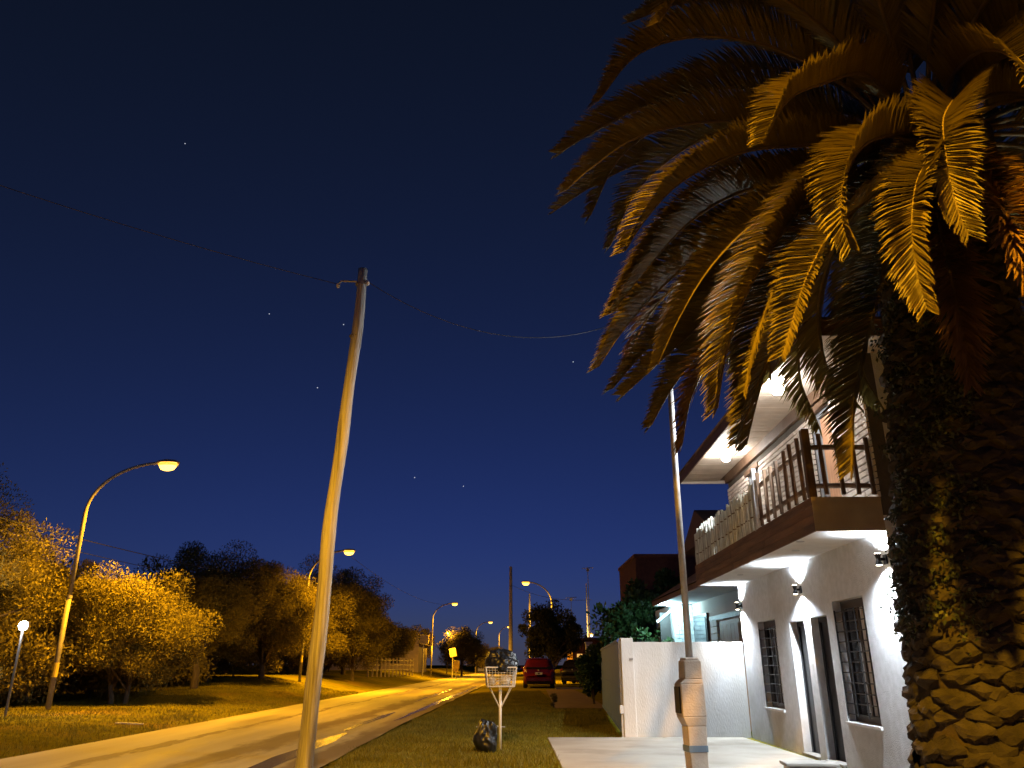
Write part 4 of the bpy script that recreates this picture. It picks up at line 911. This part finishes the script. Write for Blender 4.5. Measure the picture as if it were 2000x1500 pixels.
# dead leaf skirt and ivy clinging to the trunk
rng = np.random.default_rng(5); cl = []
for i in range(150):
    th = cam_a + rnd.uniform(-1.25, .2); z = rnd.uniform(1.6, 5.8); c = tr_c(z); r = tr_r(z) + .05
    cl.append((c.x + r * math.cos(th), c.y + r * math.sin(th), z, rnd.uniform(.08, .2)))
v, f = leaves(rng, cl, 60, .05, .013, -.6, .3); tag(link('ivy', npmesh('ivy', v, f, 'ivy'), palm), kind='stuff')
m = MB(); n = 28
prof = [(1.35, -.06), (1.2, .06), (.95, .22), (.75, .40), (.6, .5)]
m.lathe(prof, n, (0, 0, 0)); m.v = [(x * (1 + .12 * mnoise.noise((x * 2, y * 2, z))), y * (1 + .12 * mnoise.noise((x * 2, y * 2, z + 4))), z + .05 * mnoise.noise((x * 3, y * 3, 1))) for x, y, z in m.v]
m.build('root_mound', 'palm_bark', palm, smooth=True)

# ------------------------------------------------------------------ grass on the verges
def grass(name, label, n, xr, yr, seed, hmin, hmax, keep):
    rng = np.random.default_rng(seed); x = rng.uniform(*xr, n * 2); y = rng.uniform(*yr, n * 2)
    ok = np.array([keep(a, b) for a, b in zip(x, y)]); x, y = x[ok][:n], y[ok][:n]; n = len(x)
    z = np.array([ter(a, b) for a, b in zip(x, y)]) - .01
    pat = np.array([.6 + .8 * mnoise.noise((a * .9, b * .5, seed)) for a, b in zip(x, y)]).clip(.5, 1.2)
    h = rng.uniform(hmin, hmax, n) * pat; a = rng.uniform(0, 6.28, n); w = rng.uniform(.006, .013, n); lx, ly = rng.normal(0, .4, n) * h, rng.normal(0, .4, n) * h
    v = np.stack([np.stack([x - np.cos(a) * w, y - np.sin(a) * w, z], 1), np.stack([x + np.cos(a) * w, y + np.sin(a) * w, z], 1), np.stack([x + lx, y + ly, z + h], 1)], 1).reshape(-1, 3)
    o = link(name, npmesh(name, v, np.arange(n * 3).reshape(-1, 3), 'blade')); tag(o, label, 'grass', kind='stuff')
def keep_r(x, y):
    r = lerp_tab(RE, y) + .04 - .30 * max(0, mnoise.noise((0, y * 1.3, 7)) + .5 * mnoise.noise((x, y * 5, 2)))
    return x > r and (x < .68 or y > 17.3) and not (x > 1.45 and y > 28) and x < 2.2 + max(0, (y - 17.4)) * .07
grass('grass', 'short green grass on the verge right of the road', 120000, (-3.3, 3.2), (8.5, 42), 1, .05, .13, keep_r)
grass('grass', 'short grass on the verge left of the road', 70000, (-16, -8.0), (11, 46), 2, .05, .14, lambda x, y: x < lerp_tab(LE, y) - .02 + .35 * max(0, mnoise.noise((3, y * 1.1, 7)) + .5 * mnoise.noise((x, y * 4, 2))))

# ------------------------------------------------------------------ stars
ST = [(-310, 1290, 590), (-318, 1330, 300), (-640, 1250, 960), (-350, 1300, 470), (-95, 1480, 330), (-190, 1470, 345), (-470, 1350, 640), (120, 1400, 560)]
me = MB().lathe([(.2, -1), (.85, -.5), (1, 0), (.85, .5), (.2, 1)], 8).mesh('star'); me.materials.append(M['star'])
for p in ST: tag(link('star', me, None, 0, p), 'tiny white star in the dark blue night sky', 'star', 'stars')
